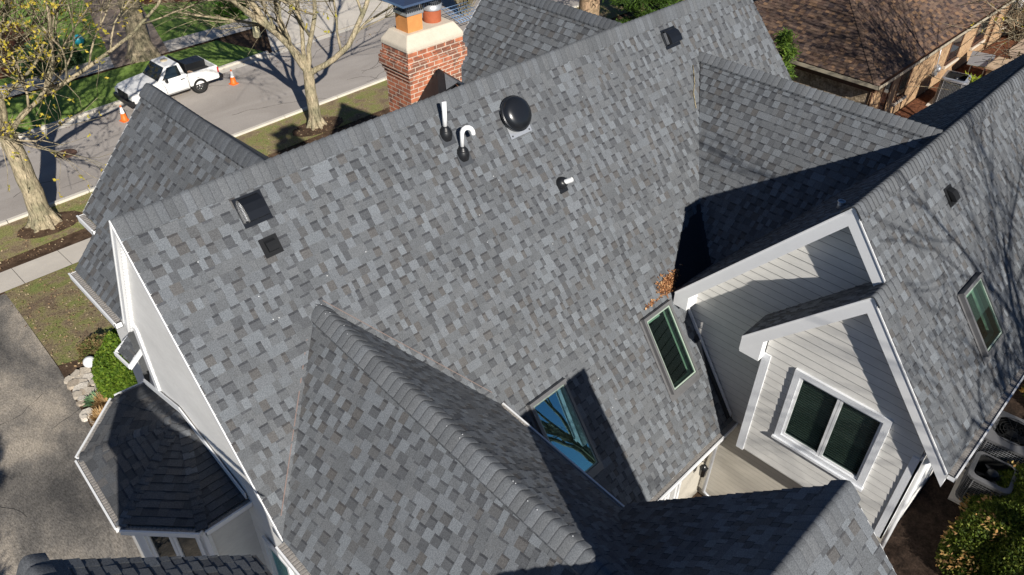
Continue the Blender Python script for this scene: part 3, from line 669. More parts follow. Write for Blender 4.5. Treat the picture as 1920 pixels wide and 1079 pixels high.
# canopy over side window
def shingle_small(name, pts, seed, pal=PAL, expo=.12, mat='shingle', label=None):
    pl = from_pts(pts); mb = MB(); shingle(mb, pl, [pts], expo, pal, (), seed, (.09, .2)); o = mb.build(name, M[mat], H)
    if label: o['label'] = label
    return o
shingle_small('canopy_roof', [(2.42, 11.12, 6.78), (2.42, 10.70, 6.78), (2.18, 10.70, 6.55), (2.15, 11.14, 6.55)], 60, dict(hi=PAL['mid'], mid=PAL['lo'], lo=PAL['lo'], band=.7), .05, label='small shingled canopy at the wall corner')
mb = MB(); mb.beam((2.13, 10.68, 6.46), (2.10, 11.16, 6.46), V(.03, 0, 0), V(0, 0, .08)); mb.beam((2.15, 10.66, 6.44), (2.45, 10.66, 6.68), V(0, .035, 0), V(0, 0, .10)); mb.beam((2.13, 11.14, 6.46), (2.45, 11.12, 6.68), V(0, .035, 0), V(0, 0, .09))
mb.build('canopy_trim', M['white'], H)
# ---- bay roof on the left wall
by = [(2.30, 10.62), (1.78, 10.66), (.90, 9.82), (.82, 8.24), (1.58, 7.42), (2.30, 7.42)]; BZ0 = 6.05
apx = V(2.28, 9.15, 6.48)
bc = (2.28, 9.03)
for i in range(5):
    a, b = by[i], by[i+1]; pts = [(a[0], a[1], BZ0+.02), (b[0], b[1], BZ0+.02), tuple(apx)]
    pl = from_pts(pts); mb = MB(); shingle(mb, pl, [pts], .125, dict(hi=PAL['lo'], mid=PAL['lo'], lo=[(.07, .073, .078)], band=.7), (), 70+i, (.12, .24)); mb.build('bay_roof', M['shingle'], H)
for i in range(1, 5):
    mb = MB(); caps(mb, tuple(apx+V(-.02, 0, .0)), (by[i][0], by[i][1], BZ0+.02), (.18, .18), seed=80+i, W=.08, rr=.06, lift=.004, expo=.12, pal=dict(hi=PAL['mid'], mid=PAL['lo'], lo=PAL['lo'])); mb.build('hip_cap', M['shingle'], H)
for i in range(5):
    a, b = V(*by[i], BZ0), V(*by[i+1], BZ0); d = nrm(b-a); out = V(-d[1], d[0], 0) 
    if out@(V(*bc, BZ0)-a) > 0: out = -out
    gutter(a+out*.0, b+out*.0, out, .10, .09)
ins = lambda p, k: (bc[0]+(p[0]-bc[0])*k, bc[1]+(p[1]-bc[1])*k)
mb = MB()
for i in range(5):
    a, b = ins(by[i], .91), ins(by[i+1], .91); mb.face([(a[0], a[1], .8), (b[0], b[1], .8), (b[0], b[1], 6.0), (a[0], a[1], 6.0)])
mb.face([(*ins(p, .99), 5.98) for p in by]); mb.build('bay_wall', M['siding'], H)
a, b = V(*ins(by[3], .92), 0), V(*ins(by[4], .92), 0); d = b-a; L = np.linalg.norm(d); d = d/L; out = V(d[1], -d[0], 0); out = out if out[1] < 0 else -out
window(a+d*.04+V(0, 0, 3.3), d, L-.08, 2.62, out, .09, 2, .05, name='bay_window')
mb = MB(); mb.beam(a+V(0, 0, .8)-out*.03, a+V(0, 0, 6.0)-out*.03, d*.10, out*.08); mb.build('corner_board', M['white'], H); mb = MB(); mb.beam(b+V(0, 0, .8)-out*.03-d*.1, b+V(0, 0, 6.0)-out*.03-d*.1, d*.14, out*.08); mb.build('corner_board', M['white'], H)
mb = MB(); mb.beam((2.27, 10.6, 6.09), tuple(apx+V(-.01, 0, .04)), V(-.02, 0, 0), V(0, 0, .12)); mb.beam(tuple(apx+V(-.01, 0, .04)), (2.27, 7.4, 6.09), V(-.02, 0, 0), V(0, 0, .12)); mb.build('flashing_board', M['white'], H)
# ---- lower wing at the bottom left: one slope facing +x
GWX, GWZ = -.185, 9.90
gwp = Plane((GWX, 5.0, GWZ), (0, 1, 0), (1.05, 0, 1))
gw = [(GWX, 5.03, GWZ), (GWX, 4.5, GWZ), (1.45, 4.5, GWZ-1.635*1.05), (1.45, 5.03, GWZ-1.635*1.05)]
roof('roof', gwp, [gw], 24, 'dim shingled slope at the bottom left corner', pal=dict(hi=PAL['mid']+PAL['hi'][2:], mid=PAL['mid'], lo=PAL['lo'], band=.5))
mb = MB(); caps(mb, (GWX, 4.5, GWZ), (GWX, 5.03, GWZ), (2.2, 1.05), seed=90, W=.13, rr=.06); mb.build('ridge_cap', M['shingle'], H)
mb = MB(); mb.face([(GWX, 4.5, GWZ), (GWX, 5.03, GWZ), (GWX-.35, 5.03, GWZ-.8), (GWX-.35, 4.5, GWZ-.8)], (.12, .12, .13)); mb.build('roof', M['shingle'], H)
mb = MB(); mb.hexa([(-.5, 4.55, .8), (1.40, 4.55, .8), (1.40, 4.95, .8), (-.5, 4.95, .8), (-.5, 4.55, 8.05), (1.40, 4.55, 8.05), (1.40, 4.95, 8.05), (-.5, 4.95, 8.05)])
mb.hexa([(-.5, 4.55, 8.05), (1.40, 4.55, 8.05), (1.40, 4.95, 8.05), (-.5, 4.95, 8.05), (-.4, 4.55, 9.3), (-.1, 4.55, 9.6), (-.1, 4.95, 9.6), (-.4, 4.95, 9.3)]); mb.build('wall', M['siding_l'], H)
wnd = window((2.265, 6.45, 4.2), (0, 1, 0), .72, 1.25, (-1, 0, 0), .06, 1, .04, glass='sky_glass2'); wnd['label'] = 'dark blue reflecting window low on the left wall'

# ---- chimney
ch = MB(); cx0, cx1, cy0, cy1 = 7.33, 8.45, 9.5, 10.12
ch.hexa([(cx0, cy0, 6.5), (cx1, cy0, 6.5), (cx1, cy1, 6.5), (cx0, cy1, 6.5), (cx0, cy0, 10.3), (cx1, cy0, 10.3), (cx1, cy1, 10.3), (cx0, cy1, 10.3)])
for k, (z0, z1, e) in enumerate([(10.20, 10.275, .02), (10.275, 10.35, .045), (10.35, 10.50, .075), (10.50, 10.575, .05), (10.575, 10.70, .025)]):
    ch.hexa([(cx0-e, cy0-e, z0), (cx1+e, cy0-e, z0), (cx1+e, cy1+e, z0), (cx0-e, cy1+e, z0), (cx0-e, cy0-e, z1-.002*k), (cx1+e, cy0-e, z1-.002*k), (cx1+e, cy1+e, z1-.002*k), (cx0-e, cy1+e, z1-.002*k)])
cho = ch.build('chimney', M['brick'], H)
cr_ = MB(); e = .04; e2 = -.07
cr_.mesh([(cx0-e, cy0-e, 10.70), (cx1+e, cy0-e, 10.70), (cx1+e, cy1+e, 10.70), (cx0-e, cy1+e, 10.70), (cx0-e, cy0-e, 10.76), (cx1+e, cy0-e, 10.76), (cx1+e, cy1+e, 10.76), (cx0-e, cy1+e, 10.76),
          (cx0-e2, cy0-e2, 10.93), (cx1+e2, cy0-e2, 10.93), (cx1+e2, cy1+e2, 10.93), (cx0-e2, cy1+e2, 10.93)],
         [(0, 1, 5, 4), (1, 2, 6, 5), (2, 3, 7, 6), (3, 0, 4, 7), (4, 5, 9, 8), (5, 6, 10, 9), (6, 7, 11, 10), (7, 4, 8, 11), (8, 9, 10, 11)])
cro = cr_.build('crown', M['crown'], cho)
bv = cro.modifiers.new('b', 'BEVEL'); bv.width = .02; bv.segments = 2
def meshcage(mb, c, hx, hy, z0, z1, rd=False):
    per = []
    if rd: per = [(c[0]+hx*math.cos(t*math.pi/14), c[1]+hx*math.sin(t*math.pi/14)) for t in range(29)]
    else:
        n = 9
        for (a, b) in (((-hx, -hy), (hx, -hy)), ((hx, -hy), (hx, hy)), ((hx, hy), (-hx, hy)), ((-hx, hy), (-hx, -hy))):
            per += [(c[0]+a[0]+(b[0]-a[0])*i/n, c[1]+a[1]+(b[1]-a[1])*i/n) for i in range(n)]
        per.append(per[0])
    for i in range(len(per)-1):
        for s_ in (0, 1):
            a, b = (per[i], per[i+1]) if s_ else (per[i+1], per[i]); mb.tube([(a[0], a[1], z0), (b[0], b[1], z1)], .0045, 3, False)
fl = MB(); fl.box((7.62, 9.79, 11.05), (.30, .30, .30)); fl.build('flue', M['clay'], cho)
fl = MB(); fl.lathe((8.14, 9.84, 10.88), [(.15, 0), (.15, .26), (.13, .26), (.13, .1)], 24); fl.build('flue', M['clay2'], cho)
cp = MB(); cp.box((7.62, 9.79, 11.22), (.34, .34, .05)); cp.box((7.62, 9.79, 11.37), (.25, .25, .2))
o_ = cp.build('cap_band', M['galv'], cho)
cg = MB(); meshcage(cg, (7.62, 9.79), .17, .17, 11.24, 11.42); cg.build('spark_guard', M['blackmetal'], cho); cg = MB(); meshcage(cg, (8.14, 9.84), .155, .155, 11.22, 11.40, True); cg.build('spark_guard', M['blackmetal'], cho)
cp = MB(); cp.lathe((8.14, 9.84, 11.13), [(.165, 0), (.165, .09), (.15, .09)], 24); cp.build('cap_band', M['galv'], cho)
def lid(c, hx, hy, z, rise, sk=.03):
    mb = MB(); P = [(c[0]-hx, c[1]-hy, z), (c[0]+hx, c[1]-hy, z), (c[0]+hx, c[1]+hy, z), (c[0]-hx, c[1]+hy, z)]
    for i in range(4):
        mb.face([P[i], P[(i+1) % 4], (c[0], c[1], z+rise)]); a, b = P[i], P[(i+1) % 4]; k = 1.03
        mb.face([(c[0]+(a[0]-c[0])*k, c[1]+(a[1]-c[1])*k, z-sk), (c[0]+(b[0]-c[0])*k, c[1]+(b[1]-c[1])*k, z-sk), b, a])
    mb.face(P[::-1]); return mb.build('cap_lid', M['steel'], cho)
lid((7.62, 9.79), .35, .33, 11.44, .08); lid((8.20, 9.90), .40, .38, 11.46, .08)
# chimney cricket
ck = MB(); ap = (7.9, 9.485, 10.30)
ck.mesh([ap, (7.37, 9.485, 9.75), (8.44, 9.485, 9.75), (7.9, 9.02, 10.16), (7.55, 9.05, 9.95), (8.3, 9.05, 9.95)], [(0, 1, 4, 3), (0, 3, 5, 2)])
ck.build('chimney_cricket', M['black'], H)
ck = MB(); ck.face([(7.9, 9.30, 10.255), (7.72, 9.06, 10.10), (7.9, 8.98, 10.20)], PAL['mid'][0]); ck.face([(7.9, 9.30, 10.255), (7.9, 8.98, 10.20), (8.08, 9.06, 10.10)], PAL['mid'][1]); ck.build('chimney_cricket', M['shingle'], H)

# ---- roof furniture
def onmain(x, y, h=0): p = V(x, y, mz(y)); return p+MP.n*h
def boxvent(c, pl, w_, l_, h_, big=True):
    u, v, n = pl.u, pl.v, pl.n; o = V(c); mb = MB()
    mb.obox(o-u*(w_/2+.06)-v*(l_/2+.07)+n*.018, u, v, n, w_+.12, l_+.10, .005)
    # hood: profile along v (low at top, high at bottom)
    prof = [(l_/2, .03), (l_/2-.02, h_*.45), (l_*.2, h_*.85), (-l_*.15, h_), (-l_/2, h_*.98), (-l_/2-.01, h_*.6)]
    for s_ in (-1, 1):
        pts = [o+u*s_*w_/2+v*a+n*b for a, b in prof]+[o+u*s_*w_/2-v*(l_/2-.03)+n*.05]
        mb.face(pts if s_ > 0 else pts[::-1])
    for i in range(len(prof)-1):
        a, b = prof[i], prof[i+1]; mb.face([o-u*w_/2+v*a[0]+n*a[1], o+u*w_/2+v*a[0]+n*a[1], o+u*w_/2+v*b[0]+n*b[1], o-u*w_/2+v*b[0]+n*b[1]])
    ob = mb.build('box_vent' if big else 'exhaust_hood', M['blackmetal'] if big else M['flat_black'], H)
    if big:
        g = MB()
        for s_ in (-1,):
            for i in range(14):
                a = -l_/2+.02+(l_-.06)*i/14; g.obox(o+u*s_*(w_/2+.008)+v*a+n*.03, u, v, n, .006, l_/14*.5, h_*.35)
        g.obox(o-u*(w_/2)-v*(l_/2+.005)+n*(h_*.5), u, v, n, w_, .012, .02)
        g.build('louvre', M['galv'], ob)
    return ob
boxvent(onmain(3.86, 8.66), MP, .30, .32, .16); boxvent(onmain(13.38, 8.63), MP, .36, .30, .16)
boxvent(onmain(3.86, 8.345), MP, .15, .17, .09, False); boxvent(V(13.42, 2.63, ds(2.63)), DSP, .17, .24, .12, False)
# dome vent
dc = onmain(8.72, 8.52, .0); mb = MB(); mb.obox(dc-MP.u*.25-MP.v*.37+MP.n*.02, MP.u, MP.v, MP.n, .50, .56, .006); mb.lathe(dc+MP.n*.02, [(.2, 0), (.2, .10)], 28, axis=MP.n); dbo = mb.build('dome_vent', M['galv'], H)
mb = MB(); mb.lathe(dc+MP.n*.07, [(.27, 0), (.305, .0), (.312, .035), (.305, .055), (.30, .05), (.292, .075), (.27, .115), (.235, .145), (.17, .168), (.09, .178), (.001, .18)], 44, axis=MP.n); mb.build('dome', M['blackmetal'], dbo)
for a in (-.2, .2):
    mb = MB(); mb.lathe(dc+MP.u*a-MP.v*.33+MP.n*.026, [(.016, 0), (.012, .008), (.001, .01)], 8, axis=MP.n)
    mb.build('screw', M['blackmetal'], dbo)
def boot(c, pl, r=.055, h=.16):
    mb = MB(); mb.lathe(V(c)+V(0, 0, -.07)-pl.v*.01, [(.10, 0), (.112, .06), (.108, .12), (.092, .155), (.088, .165), (.09, .172), (.07, .185), (.066, .20), (.048, .215), (.042, .23)], 24); o = mb.build('pipe_boot', M['black'], H)
    mb = MB(); mb.obox(V(c)-pl.u*.13-pl.v*.19+pl.n*.02, pl.u, pl.v, pl.n, .26, .22, .004); mb.build('flashing', M['flash'], o); return o
p1 = onmain(7.27, 8.60); b1 = boot(p1, MP); mb = MB(); mb.tube([p1+V(0, 0, .1), p1+V(0, 0, .56)], .038, 14); mb.build('vent_pipe', M['pvc'], b1)
p2 = onmain(7.42, 8.37); b2 = boot(p2, MP)
el = [(0, .1), (0, .36), (.005, .40), (.03, .445), (.07, .465), (.115, .46), (.15, .435), (.175, .395), (.185, .355), (.187, .33)]
mb = MB(); dr = nrm(V(.9, -.43, 0)); mb.tube([p2+dr*a+V(0, 0, z) for a, z in el], [.034]*2+[.04]*7+[.04], 14); mb.build('vent_pipe', M['pvc'], b2)
p3 = onmain(9.13, 7.70); mb = MB(); mb.obox(p3-MP.u*.11-MP.v*.17+MP.n*.02, MP.u, MP.v, MP.n, .20, .16, .004); mb.lathe(p3+MP.n*.015, [(.115, 0), (.11, .04), (.085, .09), (.05, .11)], 20, axis=MP.n*.8+V(0, 0, .3)); b3 = mb.build('pipe_boot', M['black'], H)
ax = nrm(V(.35, -.75, .5)); mb = MB(); mb.tube([p3+MP.n*.05, p3+MP.n*.05+ax*.20], .047, 16, False); mb.tube([p3+MP.n*.05+ax*.20, p3+MP.n*.05], .039, 16, False); mb.build('vent_pipe', M['pvc'], b3)
p4 = V(11.25, 3.62, dn(3.62)); mb = MB(); mb.tube([p4, p4+V(0, 0, .12)], .05, 12); mb.lathe(p4+V(0, 0, .10), [(.055, 0), (.065, .03), (.05, .035), (.045, 0)], 16); mb.build('vent_pipe', M['galv'], H)
# skylights
def skylight(pts, pl, glass='sky_glass', shaft=True, label=None):
    q = [pl.to2(p) for p in pts]; a0, a1 = min(x for x, _ in q), max(x for x, _ in q); b0, b1 = min(y for _, y in q), max(y for _, y in q)
    hgt = .10; fr = .055; P = lambda a, b, h: pl.P(a, b, h)
    mb = MB()
    for (a, b, c, d) in ((a0, b0, a1-a0, fr), (a0, b1-fr, a1-a0, fr), (a0, b0+fr, fr, b1-b0-2*fr), (a1-fr, b0+fr, fr, b1-b0-2*fr)):
        mb.obox(P(a, b, -.05), pl.u, pl.v, pl.n, c, d, hgt+.05)
    mb.obox(P(a0-.06, b0-.14, .02), pl.u, pl.v, pl.n, a1-a0+.12, .14, .006)
    mb.obox(P(a0-.05, b0, .018), pl.u, pl.v, pl.n, .05, b1-b0, .006); mb.obox(P(a1, b0, .018), pl.u, pl.v, pl.n, .05, b1-b0, .006)
    mb.obox(P(a0-.012, b1-.03, .02), pl.u, pl.v, pl.n, a1-a0+.024, .05, hgt)
    fo = mb.build('skylight', M['frame_grey'], H)
    if label: fo['label'] = label
    sb = MB(); g0 = fr+.002; s_ = .03
    for (a, b, c, d) in ((a0+g0, b0+g0, a1-a0-2*g0, s_), (a0+g0, b1-g0-s_, a1-a0-2*g0, s_), (a0+g0, b0+g0+s_, s_, b1-b0-2*g0-2*s_), (a1-g0-s_, b0+g0+s_, s_, b1-b0-2*g0-2*s_)):
        sb.obox(P(a, b, hgt-.05), pl.u, pl.v, pl.n, c, d, .03)
    sb.obox(P(a0+g0+.05, b1-g0-.08, hgt-.07), pl.u, pl.v, pl.n, (a1-a0)*.45, .03, .012)
    sb.build('sash', M['sash_green'], fo)
    gb = MB(); gb.obox(P(a0+fr, b0+fr, hgt-.03), pl.u, pl.v, pl.n, a1-a0-2*fr, b1-b0-2*fr, .008); gb.build('pane', M[glass], fo)
    if shaft:
        ib = MB(); D = .55
        C = lambda a, b, h: P(a, b, h)
        c0 = [(a0+.03, b0+.03), (a1-.03, b0+.03), (a1-.03, b1-.03), (a0+.03, b1-.03)]
        for i in range(4):
            a, b = c0[i], c0[(i+1) % 4]; ib.face([C(*a, .04), C(*b, .04), C(*b, -.17), C(*a, -.17)])
        ib.build('shaft', M['shaft'], fo); fb = MB(); D = 1.3; fb.face([C(*c, -D) for c in c0])
        for i in range(4): a, b = c0[i], c0[(i+1) % 4]; fb.face([C(*a, -.172), C(*b, -.172), C(*b, -D), C(*a, -D)]); fb.build('room_below', M['void'], fo)
    return fo
skylight(sk1, MP, label='sunlit skylight showing its pale green shaft'); skylight(sk2, MP, 'sky_glass2', label='shaded skylight mirroring blue sky and bare branches'); skylight(skD, DSP, label='skylight on the right wing slope')

# ================================================================== LEAVES ON THE ROOF
r = random.Random(5); mb = MB()
for i in range(1500):
    t = r.random(); a = r.gauss(0, 1); b = r.gauss(0, 1)
    x = 10.66+a*.14; y = 6.10+b*.045
    if i > 1050: x = 11.0+r.gauss(0, .14); y = 6.10+r.gauss(0, .05)
    if i > 1450: x = 10.06+r.gauss(0, .10); y = 6.02+abs(r.gauss(0, .02))
    z = max(mz(y), dn(y) if x > 10.62 else -9)+.03+abs(r.gauss(0, .035))*(1 if i < 1450 else .6)
    c = V(x, y, z); u = nrm([r.gauss(0, 1) for _ in range(3)]); v = nrm(np.cross(u, [r.gauss(0, 1) for _ in range(3)])); l = r.uniform(.02, .042)
    mb.face([c-u*l, c-v*l*.5+u*l*.2, c+u*l, c+v*l*.5], jit(r.choice([(.40, .20, .09), (.30, .14, .06), (.48, .28, .14), (.20, .09, .045)]), r, .2))
o = mb.build('leaf_pile', M['mulchbits'], None, (10.5, 6, 5.9)); tag(o, 'heap of brown dead leaves caught in the roof valley', 'leaves', kind='stuff')
def twig(pts, lab):
    mb = MB(); mb.tube(pts, [.012]*len(pts), 4); single(mb, 'twig', M['bark'], lab, 'twig')
tw = [(13.75, 8.20), (13.6, 8.0), (13.45, 7.9), (13.35, 7.72)]
twig([(x, y, mz(y)+.04) for x, y in tw], 'thin bare twig lying at the top of the roof valley near the ridge')

# ================================================================== TREES
def branch_tree(name, base, height, rad, seed, label, fork=.35, lean=(0, 0), limbs=6, mat='bark', spread=.55, twigs=3, leaf=None, nleaf=0, up=.55, leafcol=None, flare=1.6, lsz=.035, first=None, group=None, mint=.004, dens=1.0):
    r = random.Random(seed); root = empty(name, base, label, 'tree', group); B = V(*base); tr = MB(); cr2 = MB(); tips = []
    def grow(mb, p, d, L, ra, depth, k):
        n = max(3, int(L/.45)) if depth < 3 else 3; pts = [p]; rs = [ra]; q = p; dd = d
        for i in range(n):
            dd = nrm(dd+V(r.gauss(0, .10+.035*depth), r.gauss(0, .10+.035*depth), r.gauss(0, .06)+.03*up)); q = q+dd*(L/n); pts.append(q); rs.append(max(mint, ra*(1-(.62)*(i+1)/n)))
        mb.tube(pts, rs, k, depth > 1)
        if depth >= twigs+1:
            tips.append((pts[-1], dd)); tips.append((pts[len(pts)//2], dd)); return
        nb = {0: limbs, 1: 7, 2: 7, 3: 6}.get(depth, 4)
        if depth: nb = max(2, int(nb*dens))
        for j in range(nb):
            f = (j+1)/nb if depth else fork+(1-fork)*(j+.5)/nb
            f = min(1, max(.2, f+r.uniform(-.1, .1))); idx = min(len(pts)-1, max(1, int(f*n))); pp = pts[idx]
            ax = nrm(np.cross(dd, [r.gauss(0, 1) for _ in range(3)])); ang = r.uniform(spread*.7, spread*1.4)
            nd = nrm(dd*math.cos(ang)+ax*math.sin(ang)+V(0, 0, .18*up))
            if depth == 0:
                a = 2*math.pi*(j*.382+seed*.13); nd = nrm(V(math.cos(a)*math.sin(ang), math.sin(a)*math.sin(ang), math.cos(ang)))
            grow(cr2, pp, nd, L*r.uniform(.5, .72) if depth else height*r.uniform(.38, .55), rs[idx]*r.uniform(.5, .72), depth+1, 7 if depth == 0 else (5 if depth == 1 else 3))
    # trunk
    H0 = height*fork; n = 8; pts = []; rs = []
    for i in range(n+1):
        t = i/n; pts.append(B+V(lean[0]*t*H0+r.gauss(0, .02), lean[1]*t*H0+r.gauss(0, .02), -.15+t*H0)); rs.append(rad*(1-.25*t+(flare-1)*max(0, 1-t*6)**2))
    tr.tube(pts, rs, 14, False)
    for j in range(7):     # root flare
        a = j*.9+r.random()*.4; tr.tube([B+V(math.cos(a)*rad*.5, math.sin(a)*rad*.5, rad*1.6), B+V(math.cos(a)*rad*1.1, math.sin(a)*rad*1.1, .14), B+V(math.cos(a)*rad*(1.6+r.random()*.4), math.sin(a)*rad*(1.6+r.random()*.4), -.06)], [rad*.45, rad*.38, rad*.12], 6)
    tr.build('trunk', M[mat], root)
    top = pts[-1]; L0 = height-H0
    dirs = first or [(2*math.pi*j/limbs+r.random()*.5, r.uniform(.25, .75), r.uniform(.8, 1.0)) for j in range(limbs)]
    for dd_ in dirs:
        a, tilt, l = dd_[:3]; rf = dd_[3] if len(dd_) > 3 else r.uniform(.32, .46)
        grow(cr2, top-V(0, 0, r.uniform(.05, .35)*H0*.3), nrm(V(math.cos(a)*math.sin(tilt), math.sin(a)*math.sin(tilt), math.cos(tilt))), L0*l*.62, rad*rf, 1, 8)
    cr2.build('crown', M[mat], root)
    if nleaf:
        lb = MB()
        for i in range(nleaf):
            p, d = r.choice(tips); c = p+V(*[r.gauss(0, .07) for _ in range(3)])
            cc = jit(r.choice(leafcol), r, .2)
            for k in range(3):
                u = nrm([r.gauss(0, 1) for _ in range(3)]); v = nrm(np.cross(u, [r.gauss(0, 1) for _ in range(3)])); l = lsz*r.uniform(.6, 1.3); c2 = c+u*l
                lb.face([c2-u*l, c2-v*l*.6, c2+u*l, c2+v*l*.6], cc)
        lb.build('foliage', M['leaf'], root)
    return root
yl = [(.50, .40, .05), (.58, .46, .07), (.40, .36, .05)]
branch_tree('maple_tree', (4.95, 28.75, -.6), 17, .37, 3, 'stout maple with yellow spring buds beside the near kerb at the left edge', fork=.24, limbs=6, spread=.5, nleaf=5200, leafcol=yl, lsz=.055, twigs=3, mint=.0075, dens=1.0,
    first=[(5.6, .34, 1.0), (5.55, .80, 1.05, .20), (5.95, .55, 1.1, .24), (.3, .55, .9, .28), (1.0, .25, 1.0), (2.6, .5, .9), (4.6, .35, .9), (3.4, .3, .9)])
branch_tree('maple_tree', (16.6, 28.6, -.6), 16.5, .29, 8, 'bare maple with forked trunk on the parkway between kerb and chimney', fork=.17, limbs=6, spread=.5, twigs=3, mint=.0075, dens=1.0,
    first=[(2.4, .60, 1.0), (2.9, .32, 1.0), (.77, .15, 1.0), (5.5, .30, 1.0), (5.45, .90, 1.15), (2.0, .95, .95)])
branch_tree('street_tree', (14.6, 41.6, -.55), 16, .55, 21, 'thick bare trunk rising behind the parked pickup', fork=.4, limbs=5, mat='bark2', spread=.5, twigs=2, mint=.012, dens=.6)
branch_tree('street_tree', (22.5, 50, -.5), 10, .2, 24, 'slim bare tree on the far lawn above the street', fork=.25, limbs=5, mat='bark2', spread=.55, twigs=2, mint=.012)
branch_tree('street_tree', (5.5, 49.5, -.5), 9, .2, 27, 'bare tree in the mulched bed at the top left corner', fork=.2, limbs=6, mat='bark2', spread=.6, twigs=2, nleaf=1200, leafcol=yl, lsz=.07, mint=.012)
# tree beside the brown-roofed house and a big tree behind the viewer that shade the roofs
branch_tree('yard_tree', (31, 1.2, .8), 13, .26, 33, 'bare spreading tree whose branches cross the tan brick wall', fork=.3, limbs=7, mat='bark2', spread=.62, twigs=3, up=.2, nleaf=500, leafcol=yl, lsz=.05, mint=.01,
    first=[(3.0, 1.0, 1.2), (2.6, .8, 1.2), (2.2, .9, 1.1), (1.7, .8, 1.1), (1.0, .7, 1), (4.4, .6, 1.0), (3.1, .5, 1.1)])
branch_tree('yard_tree', (10.6, -7.8, .8), 18, .32, 41, 'tall bare tree standing behind the house out of frame', fork=.35, limbs=6, mat='bark2', spread=.5, twigs=3, up=.5, mint=.012, dens=.75)

branch_tree('yard_tree', (16.5, -9.5, .8), 17, .3, 43, 'second tall bare tree behind the house out of frame to the right', fork=.3, limbs=6, mat='bark2', spread=.5, twigs=3, up=.5, mint=.012, dens=.7)
# pines
def pine(name, base, height, rad, seed, label, r0=2.5, z0=.25, n=26000, cols=((.05, .10, .015), (.08, .15, .02), (.035, .07, .012)), nl=.10, trunkmat='barkpine', lowclear=.0):
    r = random.Random(seed); root = empty(name, base, label, 'tree'); B = V(*base); tb = MB(); tb.tube([B+V(0, 0, -.2), B+V(0, 0, height*.5), B+V(0, 0, height)], [rad, rad*.7, .02], 12, False); tb.build('trunk', M[trunkmat], root)
    lb = MB(); bb = MB(); nb = int(height*9)
    for i in range(nb):
        f = r.random(); z = height*(z0+(1-z0)*f); L = r0*(1-f)**.8*r.uniform(.7, 1.1)+.15; a = r.uniform(0, 6.283); d = V(math.cos(a), math.sin(a), r.uniform(-.25, .1)); p = B+V(0, 0, z); e = p+d*L
        bb.tube([p, p+d*L*.6, e+V(0, 0, .1)], [.03, .02, .006], 3, False)
        for k in range(int(n/nb)):
            t = r.uniform(.25, 1.0)**.7; c = p+d*L*t+V(*[r.gauss(0, .10+.08*L*t) for _ in range(2)], r.gauss(0, .07)); u = nrm(d+V(*[r.gauss(0, .6) for _ in range(3)])); v = nrm(np.cross(u, [r.gauss(0, 1) for _ in range(3)])); l = nl*r.uniform(.6, 1.2)
            lb.face([c-u*l, c-v*l*.16, c+u*l, c+v*l*.16], jit(r.choice(cols), r, .25))
    bb.build('branches', M['bark2'], root); lb.build('foliage', M['leaf'], root); return root
pine('pine_tree', (33.5, 27.0, -.4), 15, .62, 51, 'tall pine with a thick scaly trunk behind the front gable', 3.2, .22, 20000, nl=.16)
pine('pine_tree', (37.8, 26.6, -.5), 5.0, .2, 52, 'dense green pine beyond the ridge beside the thick trunk', 2.4, .05, 20000, nl=.16)
pine('pine_tree', (40.3, 25.4, -.5), 5.5, .2, 53, 'bushy pine at the top edge right of the thick trunk', 2.3, .02, 18000, nl=.15)
pine('pine_tree', (28.3, 13.0, .8), 4.2, .08, 54, 'small bright green pine at the end of the brown roof', .6, .1, 7000, cols=((.13, .22, .03), (.18, .28, .04), (.08, .15, .03)), nl=.12)
pine('spruce_tree', (-4.0, 7.6, .8), 6.0, .15, 55, 'narrow spruce beside the driveway out of frame', 1.5, .02, 16000, nl=.12)

